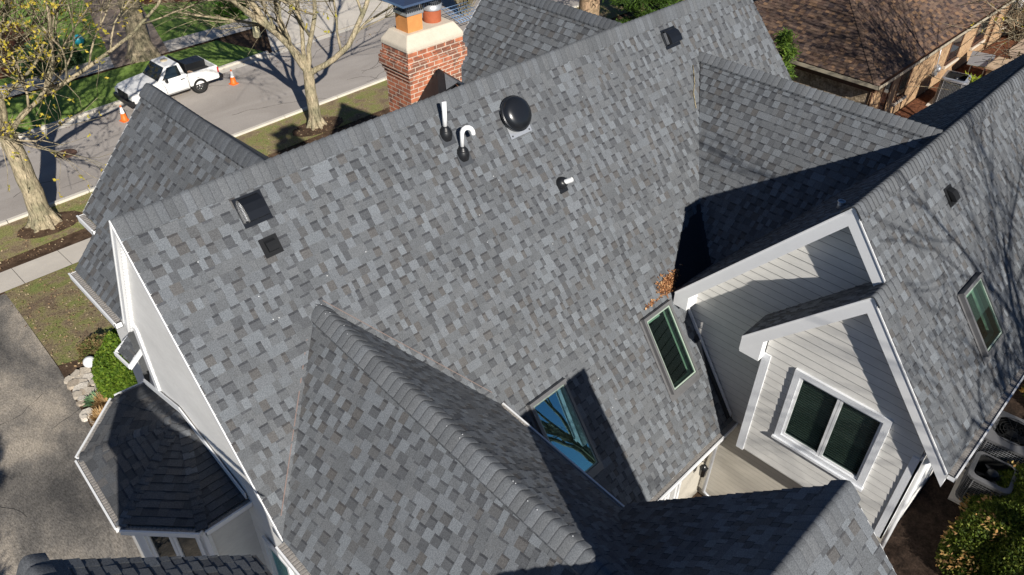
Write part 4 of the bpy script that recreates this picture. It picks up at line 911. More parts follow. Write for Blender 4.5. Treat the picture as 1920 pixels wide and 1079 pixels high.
# ================================================================== SHRUBS
def shrub(name, c, rx, ry, h, seed, label, n, cols, l0=.05, boxy=.0, asp=.35, tipcol=None, tipn=0, stems=True):
    r = random.Random(seed); root = empty(name, c, label, 'shrub'); B = V(*c); lb = MB(); core = MB()
    lump = [(r.uniform(0, 6.28), r.uniform(.1, 1.4), r.uniform(.05, .16), r.uniform(3, 7)) for _ in range(9)]
    def surf(a, e):
        k = 1.0
        for (la, le, am, fr) in lump: k += am*math.cos(fr*(a-la))*math.cos(fr*.6*(e-le))*.5
        ce, se = math.cos(e), math.sin(e)
        if boxy: ce = math.copysign(abs(ce)**(1-boxy), ce); se = math.copysign(abs(se)**(1-boxy), se)
        return V(rx*k*ce*math.cos(a), ry*k*ce*math.sin(a), h*(.12+.88*se*k))
    K, J = 26, 10; vs = [B+surf(2*math.pi*i/K, j/J*1.57)*V(.86, .86, .9) for j in range(J+1) for i in range(K)]
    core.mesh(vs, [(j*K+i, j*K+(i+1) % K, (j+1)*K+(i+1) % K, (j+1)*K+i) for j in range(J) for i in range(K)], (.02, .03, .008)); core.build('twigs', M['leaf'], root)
    for i in range(n):
        a = r.uniform(0, 6.283); e = math.asin(r.random()**.8); s0 = surf(a, e); depth = r.random()**2*.16; p = B+s0*(1.03-depth); out = nrm(s0*V(1/rx, 1/ry, 1/h))
        u = nrm(out*.8+V(*[r.gauss(0, .6) for _ in range(3)])); v = nrm(np.cross(u, [r.gauss(0, 1) for _ in range(3)])); l = l0*r.uniform(.6, 1.4); g = 1-depth*2
        cc = jit(r.choice(cols), r, .25); lb.face([p-u*l*.3, p+u*l*.4-v*l*asp, p+u*l, p+u*l*.4+v*l*asp], cc)
    if tipn:
        cl = [(r.uniform(0, 6.28), math.asin(r.random())) for _ in range(tipn)]
        for a0, e0 in cl:
            m = r.randint(14, 40)
            for k in range(m):
                a = a0+r.gauss(0, .07); e = min(1.5, max(.02, e0+r.gauss(0, .07))); s0 = surf(a, e); p = B+s0*(1.03+r.random()*.05); out = nrm(s0)
                u = nrm(out+V(*[r.gauss(0, .5) for _ in range(3)])); v = nrm(np.cross(u, [r.gauss(0, 1) for _ in range(3)])); l = l0*r.uniform(.7, 1.6); lb.face([p-u*l*.3, p+u*l*.4-v*l*asp, p+u*l, p+u*l*.4+v*l*asp], jit(r.choice(tipcol), r, .2))
    lb.build('foliage', M['leaf'], root); return root
shrub('yew_shrub', (3.55, 16.75, .42), .86, 1.45, 1.5, 61, 'clipped bright green yew beside the bay roof at the left wall', 30000, [(.09, .16, .012), (.13, .21, .02), (.06, .115, .01), (.17, .24, .025)], .07, .35)
shrub('yew_shrub', (13.15, -1.28, 2.2), 2.0, 1.4, .95, 62, 'large evergreen shrub with orange-brown tips at the bottom right corner', 62000, [(.085, .13, .014), (.13, .18, .02), (.055, .09, .012), (.19, .22, .035), (.04, .06, .01)], .055, .15, .3, [(.46, .26, .09), (.38, .22, .09), (.50, .36, .13)], 34)
shrub('yew_shrub', (18.3, -.35, 2.2), 1.0, .7, 1.0, 63, 'evergreen shrub with gold tips beyond the gutter at the right edge', 12000, [(.07, .12, .015), (.10, .17, .02)], .075, .1, .3, [(.50, .30, .08)], 30)
shrub('dwarf_shrub', (3.35, 19.6, .14), .5, .42, .4, 64, 'small brownish dead-tipped plant behind the clipped yew', 3000, [(.24, .17, .08), (.16, .12, .05), (.12, .15, .04)], .06)
shrub('yew_shrub', (10.5, 43.2, -.55), 1.5, 1.2, 1.3, 65, 'grey-green shrub in the far mulched bed near the sidewalk', 7000, [(.12, .20, .10), (.08, .14, .05)], .11)
shrub('yew_shrub', (6.3, 47, -.55), 2.0, 1.6, 1.9, 66, 'dark evergreen shrub at the top left corner', 9000, [(.05, .09, .02), (.07, .12, .03)], .12)
shrub('yew_shrub', (18.4, 52.5, -.5), 1.6, 1.4, 1.5, 67, 'rusty leafless shrub beside the far worn path', 7000, [(.22, .13, .09), (.16, .10, .07)], .12)
shrub('hedge_shrub', (21.3, 44.3, -.5), .9, .8, .9, 68, 'round green shrub beyond the far kerb by the bare tree', 4000, [(.05, .13, .02), (.08, .17, .02)], .1)
def tuft(name, c, rad, h, n, cols, seed, label, cat='plant', wd=.012):
    r = random.Random(seed); mb = MB(); B = V(*c)
    for i in range(n):
        a = r.uniform(0, 6.28); q = r.random()**.6*rad; p = B+V(math.cos(a)*q*.6, math.sin(a)*q*.6, 0); t = p+V(math.cos(a)*rad*r.uniform(.2, .9), math.sin(a)*rad*r.uniform(.2, .9), h*r.uniform(.4, 1)); s_ = nrm(np.cross(t-p, (0, 0, 1.)))*wd
        mid = (p+t)/2+V(0, 0, h*.15); cc = jit(r.choice(cols), r, .2); mb.face([p-s_, p+s_, mid+s_, mid-s_], cc); mb.face([mid-s_, mid+s_, t], cc)
    return tag(mb.build(name, M['leaf'], None, c), label, cat)
straw = [(.45, .28, .12), (.36, .22, .10), (.55, .38, .19)]
tuft('dry_grass_clump', (2.62, 16.95, .42), .34, .4, 420, straw, 71, 'dry straw-coloured ornamental grass against the bay roof')
tuft('dry_grass_clump', (2.3, 16.5, .45), .28, .4, 260, straw, 74, 'smaller dry straw clump at the lower end of the bed')
tuft('perennial_plant', (2.45, 17.4, .36), .24, .2, 220, [(.16, .28, .14), (.22, .36, .20)], 72, 'pale green leafy perennial between stones and dry grass', wd=.03)
tuft('perennial_plant', (2.68, 17.5, .36), .16, .18, 160, [(.14, .26, .06), (.2, .33, .1)], 75, 'small light green perennial at the foot of the clipped yew', wd=.03)
tuft('garden_plant', (39.3, 8.7, .8), .55, .6, 90, [(.35, .42, .03), (.25, .35, .03)], 73, 'yellow-green leafy plant beside the grey table', wd=.06)
tuft('bare_bush', (11.95, 3.0, .82), .5, .7, 120, [(.30, .2, .12), (.2, .13, .08), (.25, .3, .06)], 76, 'spindly bare bush in the courtyard under the bay window')
# bare vase-shaped shrub at the top and two by the patio
def bare_shrub(c, h, sp, n, seed, label, mat='bark', rad=.02):
    r = random.Random(seed); mb = MB(); B = V(*c)
    for i in range(n):
        a = r.uniform(0, 6.28); t = r.random()**.5*sp; p = B+V(r.gauss(0, .12), r.gauss(0, .12), 0); pts = [p]; hh = h*r.uniform(.6, 1)
        for k in range(1, 5): f = k/4; pts.append(p+V(math.cos(a)*t*f**1.2+r.gauss(0, .05), math.sin(a)*t*f**1.2+r.gauss(0, .05), hh*f))
        mb.tube(pts, [rad*(1-.18*k) for k in range(5)], 3, False)
        for k in (2, 3, 4): q = pts[k]; mb.tube([q, q+V(r.gauss(0, .25), r.gauss(0, .25), .4)], [rad*.5, rad*.25], 3, False)
    o = mb.build('bare_shrub', M[mat], None, c); return tag(o, label, 'shrub')
bare_shrub((31.5, 35.0, -.6), 5.0, 2.4, 170, 81, 'vase-shaped leafless shrub above the chimney beside the front gable', rad=.035)
bare_shrub((47.5, 9.2, .8), 2.6, 2.2, 120, 82, 'tangled leafless shrub against the tan brick wall by the patio', 'bark2')
bare_shrub((45, 4.2, .8), 2.4, 2.0, 40, 83, 'sparse leafless shrub leaning over the brick pillar', 'bark2')

# ================================================================== STONES, LAMPS
r = random.Random(9)
st = [(2.72, 18.86, .2), (2.5, 18.9, .15), (2.56, 18.64, .26), (2.27, 18.86, .14), (2.30, 18.55, .2), (2.46, 18.42, .18), (2.33, 18.22, .27), (2.45, 17.88, .24), (2.68, 18.5, .2), (2.2, 18.0, .16), (2.36, 18.02, .14), (2.22, 17.78, .14), (2.14, 17.62, .13), (2.68, 18.16, .13), (2.12, 17.08, .22), (2.14, 16.7, .17), (2.0, 16.95, .09), (2.7, 17.95, .1)]
where = ['nearest the globe lamp', 'a little left of the globe lamp', 'broad, below the globe lamp', 'narrow upright, leftmost at the driveway edge', 'tan, second from the driveway edge', 'grey, in the middle of the upper cluster', 'long white, pointing to the driveway', 'forked, against the soil right of centre', 'pale, touching the clipped yew', 'small, left side below the long white stone', 'small, right below the long white stone', 'small, midway down the driveway edge', 'small flat, just above the gap in the row', 'small grey at the foot of the clipped yew', 'big, alone below the gap in the row', 'lowest, beside the dry straw grass', 'tiny, beside the big lone stone', 'tiny, tucked under the clipped yew']
for i, (x, y, s_) in enumerate(st):
    mb = MB(); k = r.randint(6, 8); a0 = r.random()*6; pts = [(x+s_*math.cos(a0+j*6.283/k)*r.uniform(.65, 1.15), y+s_*math.sin(a0+j*6.283/k)*r.uniform(.6, 1.1)*1.15) for j in range(k)]
    z = T(y)+.03; t = r.uniform(.05, .1); tl = r.uniform(-.15, .15); col = jit(r.choice([(.52, .46, .38), (.45, .38, .30), (.58, .53, .46)]), r, .1)
    lo = [(a, b, z-.05) for a, b in pts]; hi = [(x+(a-x)*.9, y+(b-y)*.9, z+t+tl*(a-x)) for a, b in pts]; mb.mesh(lo+hi, [tuple(range(k, 2*k))]+[(j, (j+1) % k, k+(j+1) % k, k+j) for j in range(k)], col)
    single(mb, 'flat_stone', M['stone'], 'flat stone, '+where[i], 'stone', 'flat stones edging the driveway bed')
mb = MB(); mb.lathe((2.93, 19.0, T(19)+.2), [(.001, -.16), (.10, -.13), (.16, -.05), (.17, .03), (.14, .10), (.08, .15), (.001, .17)], 20); single(mb, 'globe_lamp', M['white'], 'white globe lamp at the corner of the clipped yew', 'lamp')
mb = MB(); mb.lathe((12.75, 45.2, -.2), [(.001, -.3), (.2, -.22), (.3, 0), (.2, .22), (.001, .3)], 18); single(mb, 'gazing_ball', M['teal'], 'teal ball ornament on the far lawn seen through branches', 'ornament')
pr = empty('post', (20.4, 40.0, -.55), 'pale yellow tapered post with grey cap by the far kerb', 'post')
mb = MB(); mb.box((20.4, 40.0, .0), (.34, .3, 1.1), top=.6); mb.build('shaft', M['yellow'], pr); mb = MB(); mb.box((20.4, 40.0, .62), (.3, .28, .14), top=.7); mb.build('cap', M['galv'], pr)
mb = MB(); mb.lathe((7.55, 33.6, -.59), [(.42, 0), (.42, .015), (.36, .012), (.001, .012)], 28); single(mb, 'manhole_cover', simple('rust_iron', (.17, .10, .07), .7, .3, .3, 12, .5), 'rusty round manhole cover in the street at the left', 'manhole cover')
def cone(x, y, label):
    z = -.594; rt = empty('traffic_cone', (x, y, z), label, 'traffic cone', 'traffic cones around the parked pickup'); mb = MB(); mb.box((x, y, z+.02), (.34, .34, .04), .2); mb.build('base', M['orange'], rt)
    P = lambda h: .13*(1-h/.72)+.025
    mb = MB(); mb.lathe((x, y, z+.04), [(P(0), 0), (P(.33), .33)], 20); mb.build('cone_body', M['orange'], rt); mb = MB(); mb.lathe((x, y, z+.04), [(P(.62), .62), (P(.70), .70), (.02, .70)], 20); mb.build('cone_tip', M['orange'], rt); mb = MB(); mb.lathe((x, y, z+.04), [(P(.33)+.002, .33), (P(.62)+.002, .62)], 20); mb.build('reflective_band', M['white'], rt)
cone(16.25, 35.25, 'orange traffic cone with white band behind the pickup tailgate'); cone(10.65, 34.95, 'orange traffic cone with white band in front of the pickup bumper')

# ================================================================== PICKUP TRUCK
tk = empty('pickup_truck', (12.7, 36.1, -.6), 'white regular cab pickup parked at the far kerb with black rack and bed cover', 'pickup truck')
TO = V(14.62, 35.32, -.6); th = R(2.5); tf = V(-math.cos(th), -math.sin(th), 0); ts = V(-math.sin(th)*-1, math.cos(th), 0); ts = V(math.sin(th)*-1, math.cos(th), 0); SC = .965
tf = V(-math.cos(th), -math.sin(th), 0)
def tp(a, b, c): return TO+(tf*a+ts*b)*SC+V(0, 0, c*SC)
W2 = 1.86
def loft(secs, name, mat, smooth=False, parent=None, capends=True):
    """secs: list of rings (list of (a,b,c))"""
    mb = MB(); k = len(secs[0]); vs = [tp(*p) for s_ in secs for p in s_]
    fs = [(i*k+j, i*k+(j+1) % k, (i+1)*k+(j+1) % k, (i+1)*k+j) for i in range(len(secs)-1) for j in range(k)]
    if capends: fs += [tuple(range(k))[::-1], tuple((len(secs)-1)*k+j for j in range(k))]
    mb.mesh(vs, fs, (1, 1, 1), smooth); o = mb.build(name, M[mat], parent or tk); return o
def ring(a, zb, zt, ins_=.0, sh=.08):   # body cross-section
    y0, y1 = ins_, W2-ins_
    return [(a, y0+.06, zb), (a, y0, zb+.2), (a, y0-.01, (zb+zt)/2+.1), (a, y0+.03, zt-sh), (a, y0+.10, zt), (a, y1-.10, zt), (a, y1-.03, zt-sh), (a, y1+.01, (zb+zt)/2+.1), (a, y1, zb+.2), (a, y1-.06, zb)]
# cab lower and hood
o = loft([ring(.52, .38, 1.16), ring(1.75, .38, 1.14), ring(1.95, .38, 1.14), ring(2.4, .40, 1.10, .01), ring(2.85, .42, 1.06, .02), ring(3.28, .44, 1.0, .05), ring(3.42, .46, .90, .10)], 'body', 'truck_white', False)
bv = o.modifiers.new('b', 'BEVEL'); bv.width = .03; bv.segments = 2; bv.limit_method = 'ANGLE'
# greenhouse
def gr(a, z, i): return [(a, i, z), (a, W2-i, z)]
roofz, beltz = 1.72, 1.13
mb = MB(); A = lambda a, b, c: tp(a, b, c)
p = dict(bl=A(.58, .07, beltz), br=A(.58, W2-.07, beltz), tl=A(.72, .22, roofz), tr=A(.72, W2-.22, roofz), ml=A(1.42, .24, roofz-.02), mr=A(1.42, W2-.24, roofz-.02), fl=A(1.98, .10, beltz-.02), fr=A(1.98, W2-.10, beltz-.02))
mb.face([p['tl'], p['tr'], p['mr'], p['ml']]); mb.face([p['bl'], p['tl'], p['ml'], p['fl']]); mb.face([p['br'], p['fr'], p['mr'], p['tr']]); mb.face([p['bl'], p['br'], p['tr'], p['tl']]); mb.face([p['fl'], p['ml'], p['mr'], p['fr']])
o = mb.build('cab', M['truck_white'], tk); o.modifiers.new('w', 'WELD'); bv = o.modifiers.new('b', 'BEVEL'); bv.width = .06; bv.segments = 3
def panel(q, off, name, mat, t=.012, parent=None):
    q = [V(x) for x in q]; n = nrm(np.cross(q[1]-q[0], q[2]-q[0])); c = sum(q)/len(q)
    if n@(c-tp(1.2, W2/2, 1.1)) < 0: n = -n
    mb = MB(); k = len(q); mb.mesh([x+n*off for x in q]+[x+n*(off+t) for x in q], [tuple(range(k)), tuple(range(k, 2*k))]+[(j, (j+1) % k, k+(j+1) % k, k+j) for j in range(k)]); return mb.build(name, M[mat], parent or tk)
def bil(a, b, c, d, u, v): return (a*(1-u)+b*u)*(1-v)+(d*(1-u)+c*u)*v
q = lambda u, v: bil(p['bl'], p['fl'], p['ml'], p['tl'], u, v)
panel([q(.16, .06), q(.88, .06), q(.84, .42), q(.86, .90), q(.2, .90)], .004, 'side_window', 'glass')
q = lambda u, v: bil(p['fl'], p['fr'], p['mr'], p['ml'], u, v)
panel([q(.05, .05), q(.95, .05), q(.95, .93), q(.05, .93)], .004, 'windscreen', 'glass')
q = lambda u, v: bil(p['bl'], p['br'], p['tr'], p['tl'], u, v)
panel([q(.1, .15), q(.9, .15), q(.9, .85), q(.1, .85)], .004, 'rear_window', 'glass')
mb = MB()
for pts in ([tp(.56, -.012, .5), tp(.57, -.016, .8), tp(.60, .02, 1.1)], [tp(1.72, -.012, .5), tp(1.75, -.016, .8), tp(1.85, .02, 1.1)]): mb.tube(pts, .009, 4)
mb.tube([tp(.60, -.012, .46), tp(1.72, -.012, .46)], .008, 4); mb.build('door_seam', M['acdark'], tk)
mb = MB(); mb.beam(tp(.72, -.03, .98), tp(.92, -.03, .98), V(0, 0, .035), ts*.02); mb.build('door_handle', M['black'], tk)
mb = MB(); mb.obox(tp(1.62, -.20, 1.12), tf, ts, (0, 0, 1), .10, .17, .16); mb.build('mirror', M['black'], tk)
# bed: sides, floor, tailgate
mb = MB()
for y0 in (0, W2-.10): mb.hexa([tp(-1.05, y0, .48), tp(.5, y0, .48), tp(.5, y0+.10, .48), tp(-1.05, y0+.10, .48), tp(-1.05, y0+.01, 1.14), tp(.5, y0+.01, 1.14), tp(.5, y0+.09, 1.14), tp(-1.05, y0+.09, 1.14)])
mb.hexa([tp(-1.10, .02, .5), tp(-1.03, .02, .5), tp(-1.03, W2-.02, .5), tp(-1.10, W2-.02, .5), tp(-1.10, .02, 1.12), tp(-1.03, .02, 1.12), tp(-1.03, W2-.02, 1.12), tp(-1.10, W2-.02, 1.12)])
mb.hexa([tp(-1.03, .1, .6), tp(.5, .1, .6), tp(.5, W2-.1, .6), tp(-1.03, W2-.1, .6), tp(-1.03, .1, .64), tp(.5, .1, .64), tp(.5, W2-.1, .64), tp(-1.03, W2-.1, .64)])
o = mb.build('bed', M['truck_white'], tk); bv = o.modifiers.new('b', 'BEVEL'); bv.width = .02; bv.segments = 2
mb = MB(); mb.hexa([tp(-.95, .95, .9), tp(.2, .95, .9), tp(.2, W2-.12, .9), tp(-.95, W2-.12, .9), tp(-.95, .95, 1.22), tp(.2, .95, 1.22), tp(.2, W2-.12, 1.22), tp(-.95, W2-.12, 1.22)]); mb.build('toolbox', M['black'], tk)
mb = MB(); mb.hexa([tp(-.98, .12, .66), tp(.45, .12, .66), tp(.45, .95, .66), tp(-.98, .95, .66), tp(-.98, .12, .90), tp(.2, .12, .90), tp(.2, .95, .90), tp(-.98, .95, .90)]); mb.build('bed_cover', M['rubber'], tk)
mb = MB(); mb.hexa([tp(.46, .05, .95), tp(.52, .05, .95), tp(.52, W2-.05, .95), tp(.46, W2-.05, .95), tp(.46, .12, 1.62), tp(.52, .12, 1.62), tp(.52, W2-.12, 1.62), tp(.46, W2-.12, 1.62)]); mb.build('headboard', M['black'], tk)
for (a, b) in ((.25, .3), (.3, .6)): pass
mb = MB(); mb.box(tp(.28, .32, 1.0), (.26, .22, .2), .3); mb.build('crate', simple('tan_box', (.55, .38, .26), .7), tk)
mb = MB(); mb.lathe(tp(1.05, W2/2+.1, roofz-.015), [(.17, 0), (.17, .03), (.15, .05), (.001, .055)], 18); mb.build('roof_beacon', simple('amber_lens', (.45, .38, .26), .4), tk)
mb = MB(); mb.hexa([tp(-1.32, .05, .42), tp(-1.12, .05, .42), tp(-1.12, W2-.05, .42), tp(-1.32, W2-.05, .42), tp(-1.32, .05, .60), tp(-1.12, .05, .60), tp(-1.12, W2-.05, .60), tp(-1.32, W2-.05, .60)]); mb.build('rear_bumper', M['black'], tk)
mb = MB(); mb.hexa([tp(3.36, .04, .40), tp(3.56, .12, .40), tp(3.56, W2-.12, .40), tp(3.36, W2-.04, .40), tp(3.36, .04, .62), tp(3.58, .12, .62), tp(3.58, W2-.12, .62), tp(3.36, W2-.04, .62)]); mb.build('front_bumper', M['black'], tk)
mb = MB(); mb.hexa([tp(3.36, .42, .62), tp(3.46, .42, .62), tp(3.46, W2-.42, .62), tp(3.36, W2-.42, .62), tp(3.36, .42, .90), tp(3.44, .42, .90), tp(3.44, W2-.42, .90), tp(3.36, W2-.42, .90)]); mb.build('grille', M['acdark'], tk)
for y0 in (.10, W2-.40):
    mb = MB(); mb.hexa([tp(3.30, y0, .66), tp(3.44, y0, .66), tp(3.46, y0+.3, .66), tp(3.3, y0+.3, .66), tp(3.26, y0, .88), tp(3.40, y0, .88), tp(3.42, y0+.3, .88), tp(3.26, y0+.3, .88)]); mb.build('headlight', M['lens'], tk)
for y0 in (-.005, W2-.095):
    mb = MB(); mb.hexa([tp(-1.115, y0, .78), tp(-1.04, y0, .78), tp(-1.04, y0+.1, .78), tp(-1.115, y0+.1, .78), tp(-1.115, y0, 1.05), tp(-1.04, y0, 1.05), tp(-1.04, y0+.1, 1.05), tp(-1.115, y0+.1, 1.05)]); mb.build('tail_light', M['red'], tk)
for a in (0, 2.72):
    for b, sg in ((.02, -1), (W2-.02, 1)):
        c = tp(a, b, .38); wr = bpy.data.objects.new('wheel', None); ax = ts*sg; mb = MB()
        mb.lathe(c-ax*.20, [(.24, 0), (.36, .0), (.385, .03), (.385, .19), (.36, .225), (.25, .225), (.235, .20)], 28, axis=ax); wo = mb.build('wheel', M['tyre'], tk)
        mb = MB(); mb.lathe(c-ax*.04, [(.24, 0), (.235, .05), (.19, .03), (.08, .02), (.07, .05), (.001, .055)], 20, axis=ax)
        for k in range(8):
            t = k*math.pi/4; d = V(0, 0, 1.)*math.cos(t)+tf*math.sin(t); mb.tube([c+d*.08, c+d*.21], .018, 4)
        mb.build('rim', M['chrome'], wo)
        # arch
        mb = MB(); N = 12; r1, r2 = .46, .40
        vs = [tp(a, (b-.015 if sg < 0 else b+.015), 0)-V(0, 0, 0)+V(0, 0, .38*SC)+(tf*math.cos(t)+V(0, 0, 1.)*math.sin(t))*rr*SC for t in [math.pi*i/N for i in range(N+1)] for rr in (r1, r2)]
        mb.mesh(vs+[v+ts*sg*-.16 for v in vs], [(2*i, 2*i+1, 2*i+3, 2*i+2) for i in range(N)]+[(2*i+1, 2*i+1+2*N+2, 2*i+3+2*N+2, 2*i+3) for i in range(N)]); mb.build('wheel_arch', M['acdark'], tk)
        mb = MB(); vs = [tp(a, (b-.006 if sg < 0 else b+.006), .38)]+[tp(a+.42*math.cos(math.pi*i/N), (b-.006 if sg < 0 else b+.006), .38+.42*math.sin(math.pi*i/N)) for i in range(N+1)]+[tp(a-.42, (b-.006 if sg < 0 else b+.006), .30), tp(a+.42, (b-.006 if sg < 0 else b+.006), .30)]
        mb.mesh(vs, [(0, i+1, i+2) for i in range(N)]); mb.build('wheel_well', M['acdark'], tk)

# ================================================================== AIR CONDITIONERS
def ac(c, w_, d_, h_, rz, label, openc=False, grille=True, tone='acgrey'):
    rt = empty('air_conditioner', c, label, 'air conditioner', None); B = V(*c); cs, sn = math.cos(rz), math.sin(rz)
    def L(x, y, z): return B+V(x*cs-y*sn, x*sn+y*cs, z)
    def rr(w1, d1, rad, n=5):
        o = []
        for (sx, sy, a0) in ((1, 1, 0), (-1, 1, 90), (-1, -1, 180), (1, -1, 270)):
            for i in range(n): a = R(a0+90*i/(n-1)); o.append((sx*(w1/2-rad)+rad*math.cos(a), sy*(d1/2-rad)+rad*math.sin(a)))
        return o
    per = rr(w_, d_, .14); k = len(per); mb = MB()
    def band(z0, z1, p0, p1, mm): mm.mesh([L(x, y, z0) for x, y in p0]+[L(x, y, z1) for x, y in p1], [(j, (j+1) % k, k+(j+1) % k, k+j) for j in range(k)])
    band(0, .06, per, per, mb); inn = rr(w_*.97, d_*.97, .13); 
    ip = [(x*.93, y*.93) for x, y in per]; mb2 = MB(); band(.06, h_-.06, ip, ip, mb2); mb2.build('coil', M['acdark'], rt)
    band(h_-.07, h_, per, per, mb)
    hp = [(x*.80, y*.80) for x, y in per]; band(h_, h_+.03, per, hp, mb) if openc else None
    if not openc:
        N = k; circ = []
        for x, y in per: l = math.hypot(x, y); circ.append((x/l*min(w_, d_)*.40, y/l*min(w_, d_)*.40))
        band(h_, h_+.035, per, circ, mb)
    for i in range(0, k, 5):
        for j in (0, 4):
            x, y = per[i+j]; mb.tube([L(x, y, .05), L(x, y, h_-.04)], .014, 4, False)
    mb.build('cabinet', M[tone], rt); g = MB()
    for zz in np.arange(.12, h_-.08, .05): g.tube([L(x, y, zz) for x, y in per+[per[0]]], .0045, 3, False)
    for i in range(k):
        a, b = per[i], per[(i+1) % k]; m = max(1, int(math.hypot(b[0]-a[0], b[1]-a[1])/.06))
        for q in range(m): f = q/m; x, y = a[0]+(b[0]-a[0])*f, a[1]+(b[1]-a[1])*f; g.tube([L(x, y, .06), L(x, y, h_-.06)], .004, 3, False)
    g.build('side_grille', M['galv'] if grille else M[tone], rt)
    f = MB(); rad = min(w_, d_)*.40
    if not openc:
        for q in range(1, 7):
            rq = rad*q/6; f.tube([L(rq*math.cos(t*.3142), rq*math.sin(t*.3142), h_+.035+.03*(1-q/6)) for t in range(21)], .006, 3, False)
        for q in range(12): t = q*.5236; f.tube([L(.02*math.cos(t), .02*math.sin(t), h_+.065), L(rad*math.cos(t), rad*math.sin(t), h_+.035)], .005, 3, False)
    f.lathe(L(0, 0, h_-.22), [(.11, 0), (.11, .18), (.09, .2), (.001, .2)], 16)
    for q in range(4):
        t = q*1.571; f.face([L(.1*math.cos(t), .1*math.sin(t), h_-.16), L(rad*.9*math.cos(t), rad*.9*math.sin(t), h_-.18), L(rad*.9*math.cos(t+.7), rad*.9*math.sin(t+.7), h_-.10), L(.1*math.cos(t+.7), .1*math.sin(t+.7), h_-.12)])
    f.build('fan', M['black'] if openc else M['acdark'], rt); return rt
ac((15.25, .06, 2.26), 1.08, 1.0, .84, R(5), 'grey air conditioner with ringed round fan grille and wire sides, beside the gutter', False, True, 'frame_grey')
ac((14.0, -.02, 2.24), .86, .80, .74, R(5), 'smaller dark open-topped air conditioner nearest the house corner', True, False, 'frame_grey')
ac((36.5, 8.72, .86), 1.15, 1.0, 1.25, R(8), 'silver-grey air conditioner beside the tan brick wall on mulch', True, True, 'galv')
for i, (c, w_) in enumerate([((15.15, .08, 2.2), (1.15, 1.1)), ((14.0, -.02, 2.2), (1.0, .95)), ((36.5, 8.72, .8), (1.5, 1.3))]):
    mb = MB(); mb.box((c[0], c[1], c[2]+.015), (w_[0], w_[1], .07), R(5)); single(mb, 'concrete_pad', M['concrete'], ['square pad under the ringed-grille air conditioner', 'square pad under the small open-topped air conditioner', 'white pad under the air conditioner by the tan brick wall'][i], 'pad')
# stone edging wall at the right bottom
mb = MB(); r = random.Random(4)
for i in range(7):
    for k in range(2): mb.box((14.1+i*.42+.1*k, -.60+i*.02, 2.25+k*.14), (.40, .26, .135), R(3+r.uniform(-3, 3)), jit((.16, .11, .08), r, .2))
single(mb, 'retaining_wall', M['stone'], 'low dark stone edging wall at the right edge by the air conditioners', 'wall')

# ================================================================== NEIGHBOUR HOUSE
N = empty('brick_house', (36, 14, .8), 'single-storey tan brick house under a brown shingled hip roof', 'house')
nx, ny, nz_ = 29.83, 9.68, 3.4; pn = .62; yN = 18.2; half = (yN-ny)/2; ap = (nx+half, ny+half, nz_+half*pn)
p1_ = Plane((nx, ny, nz_), (0, 1, 0), (-pn, 0, 1)); p2_ = Plane((nx, ny, nz_), (1, 0, 0), (0, -pn, 1))
mb = MB(); shingle(mb, p1_, [[(nx, ny, nz_), ap, (nx, yN, nz_)]], .143, PALB, (), 101, (.12, .28)); mb.build('roof', M['bshingle'], N)
xe = 62; mb = MB(); shingle(mb, p2_, [[(nx, ny, nz_), (xe, ny, nz_), (xe, ny+half, nz_+half*pn), ap]], .143, PALB, (), 102, (.2, .45)); mb.build('roof', M['bshingle'], N)
mb = MB(); mb.face([ap, (xe, ny+half, nz_+half*pn), (xe, yN, nz_), (nx, yN, nz_)], (.15, .1, .07)); mb.build('roof', M['bshingle'], N)
for b_ in ((nx, ny, nz_), (nx, yN, nz_)):
    mb = MB(); caps(mb, ap, b_, (.4, .4), W=.12, rr=.06, lift=.012, seed=103, pal=PALB, expo=.14); mb.build('hip_cap', M['bshingle'], N)
mb = MB(); mb.beam((nx-.02, ny, nz_-.15), (nx-.02, yN, nz_-.15), V(-.12, 0, 0), V(0, 0, .02)); mb.beam((nx-.14, ny-.14, nz_-.15), (nx-.14, yN, nz_-.15), V(.02, 0, 0), V(0, 0, .15)); mb.beam((nx-.02, ny-.02, nz_-.15), (nx-.02, yN, nz_-.15), V(.02, 0, 0), V(0, 0, .12))
mb.beam((nx-.14, ny-.02, nz_-.15), (xe, ny-.02, nz_-.15), V(0, -.12, 0), V(0, 0, .02)); mb.beam((nx-.14, ny-.14, nz_-.15), (xe, ny-.14, nz_-.15), V(0, .02, 0), V(0, 0, .15)); mb.build('gutter', simple('tan_gutter', (.42, .37, .28), .6, 0, .2, 8), N)
mb = MB(); mb.beam((nx+.02, ny+.02, nz_-.35), (nx+.02, yN, nz_-.35), V(.03, 0, 0), V(0, 0, .3)); mb.beam((nx+.02, ny+.04, nz_-.35), (xe, ny+.04, nz_-.35), V(0, .03, 0), V(0, 0, .3)); mb.beam((nx+.02, ny+.05, nz_-.2), (nx+.02, yN, nz_-.2), V(.5, 0, 0), V(0, 0, .02)); mb.build('fascia', M['brown_trim'], N)
mb = MB(); mb.obox((nx+.45, ny+.3, .7), (1, 0, 0), (0, 1, 0), (0, 0, 1), xe-nx-.6, yN-ny-.8, 2.6); mb.build('wall', M['tanbrick'], N)
M['rubble'] = groundmat('stone_facing', [(.35, (.20, .15, .10)), (.65, (.52, .42, .30))], 5, 14, .4, bs=1.0)
mb = MB(); mb.obox((nx+.40, ny+.35, .7), (1, 0, 0), (0, 1, 0), (0, 0, 1), .05, yN-ny-1, 2.5); mb.build('wall', M['rubble'], N)['label'] = 'rough stone facing on the shaded side'
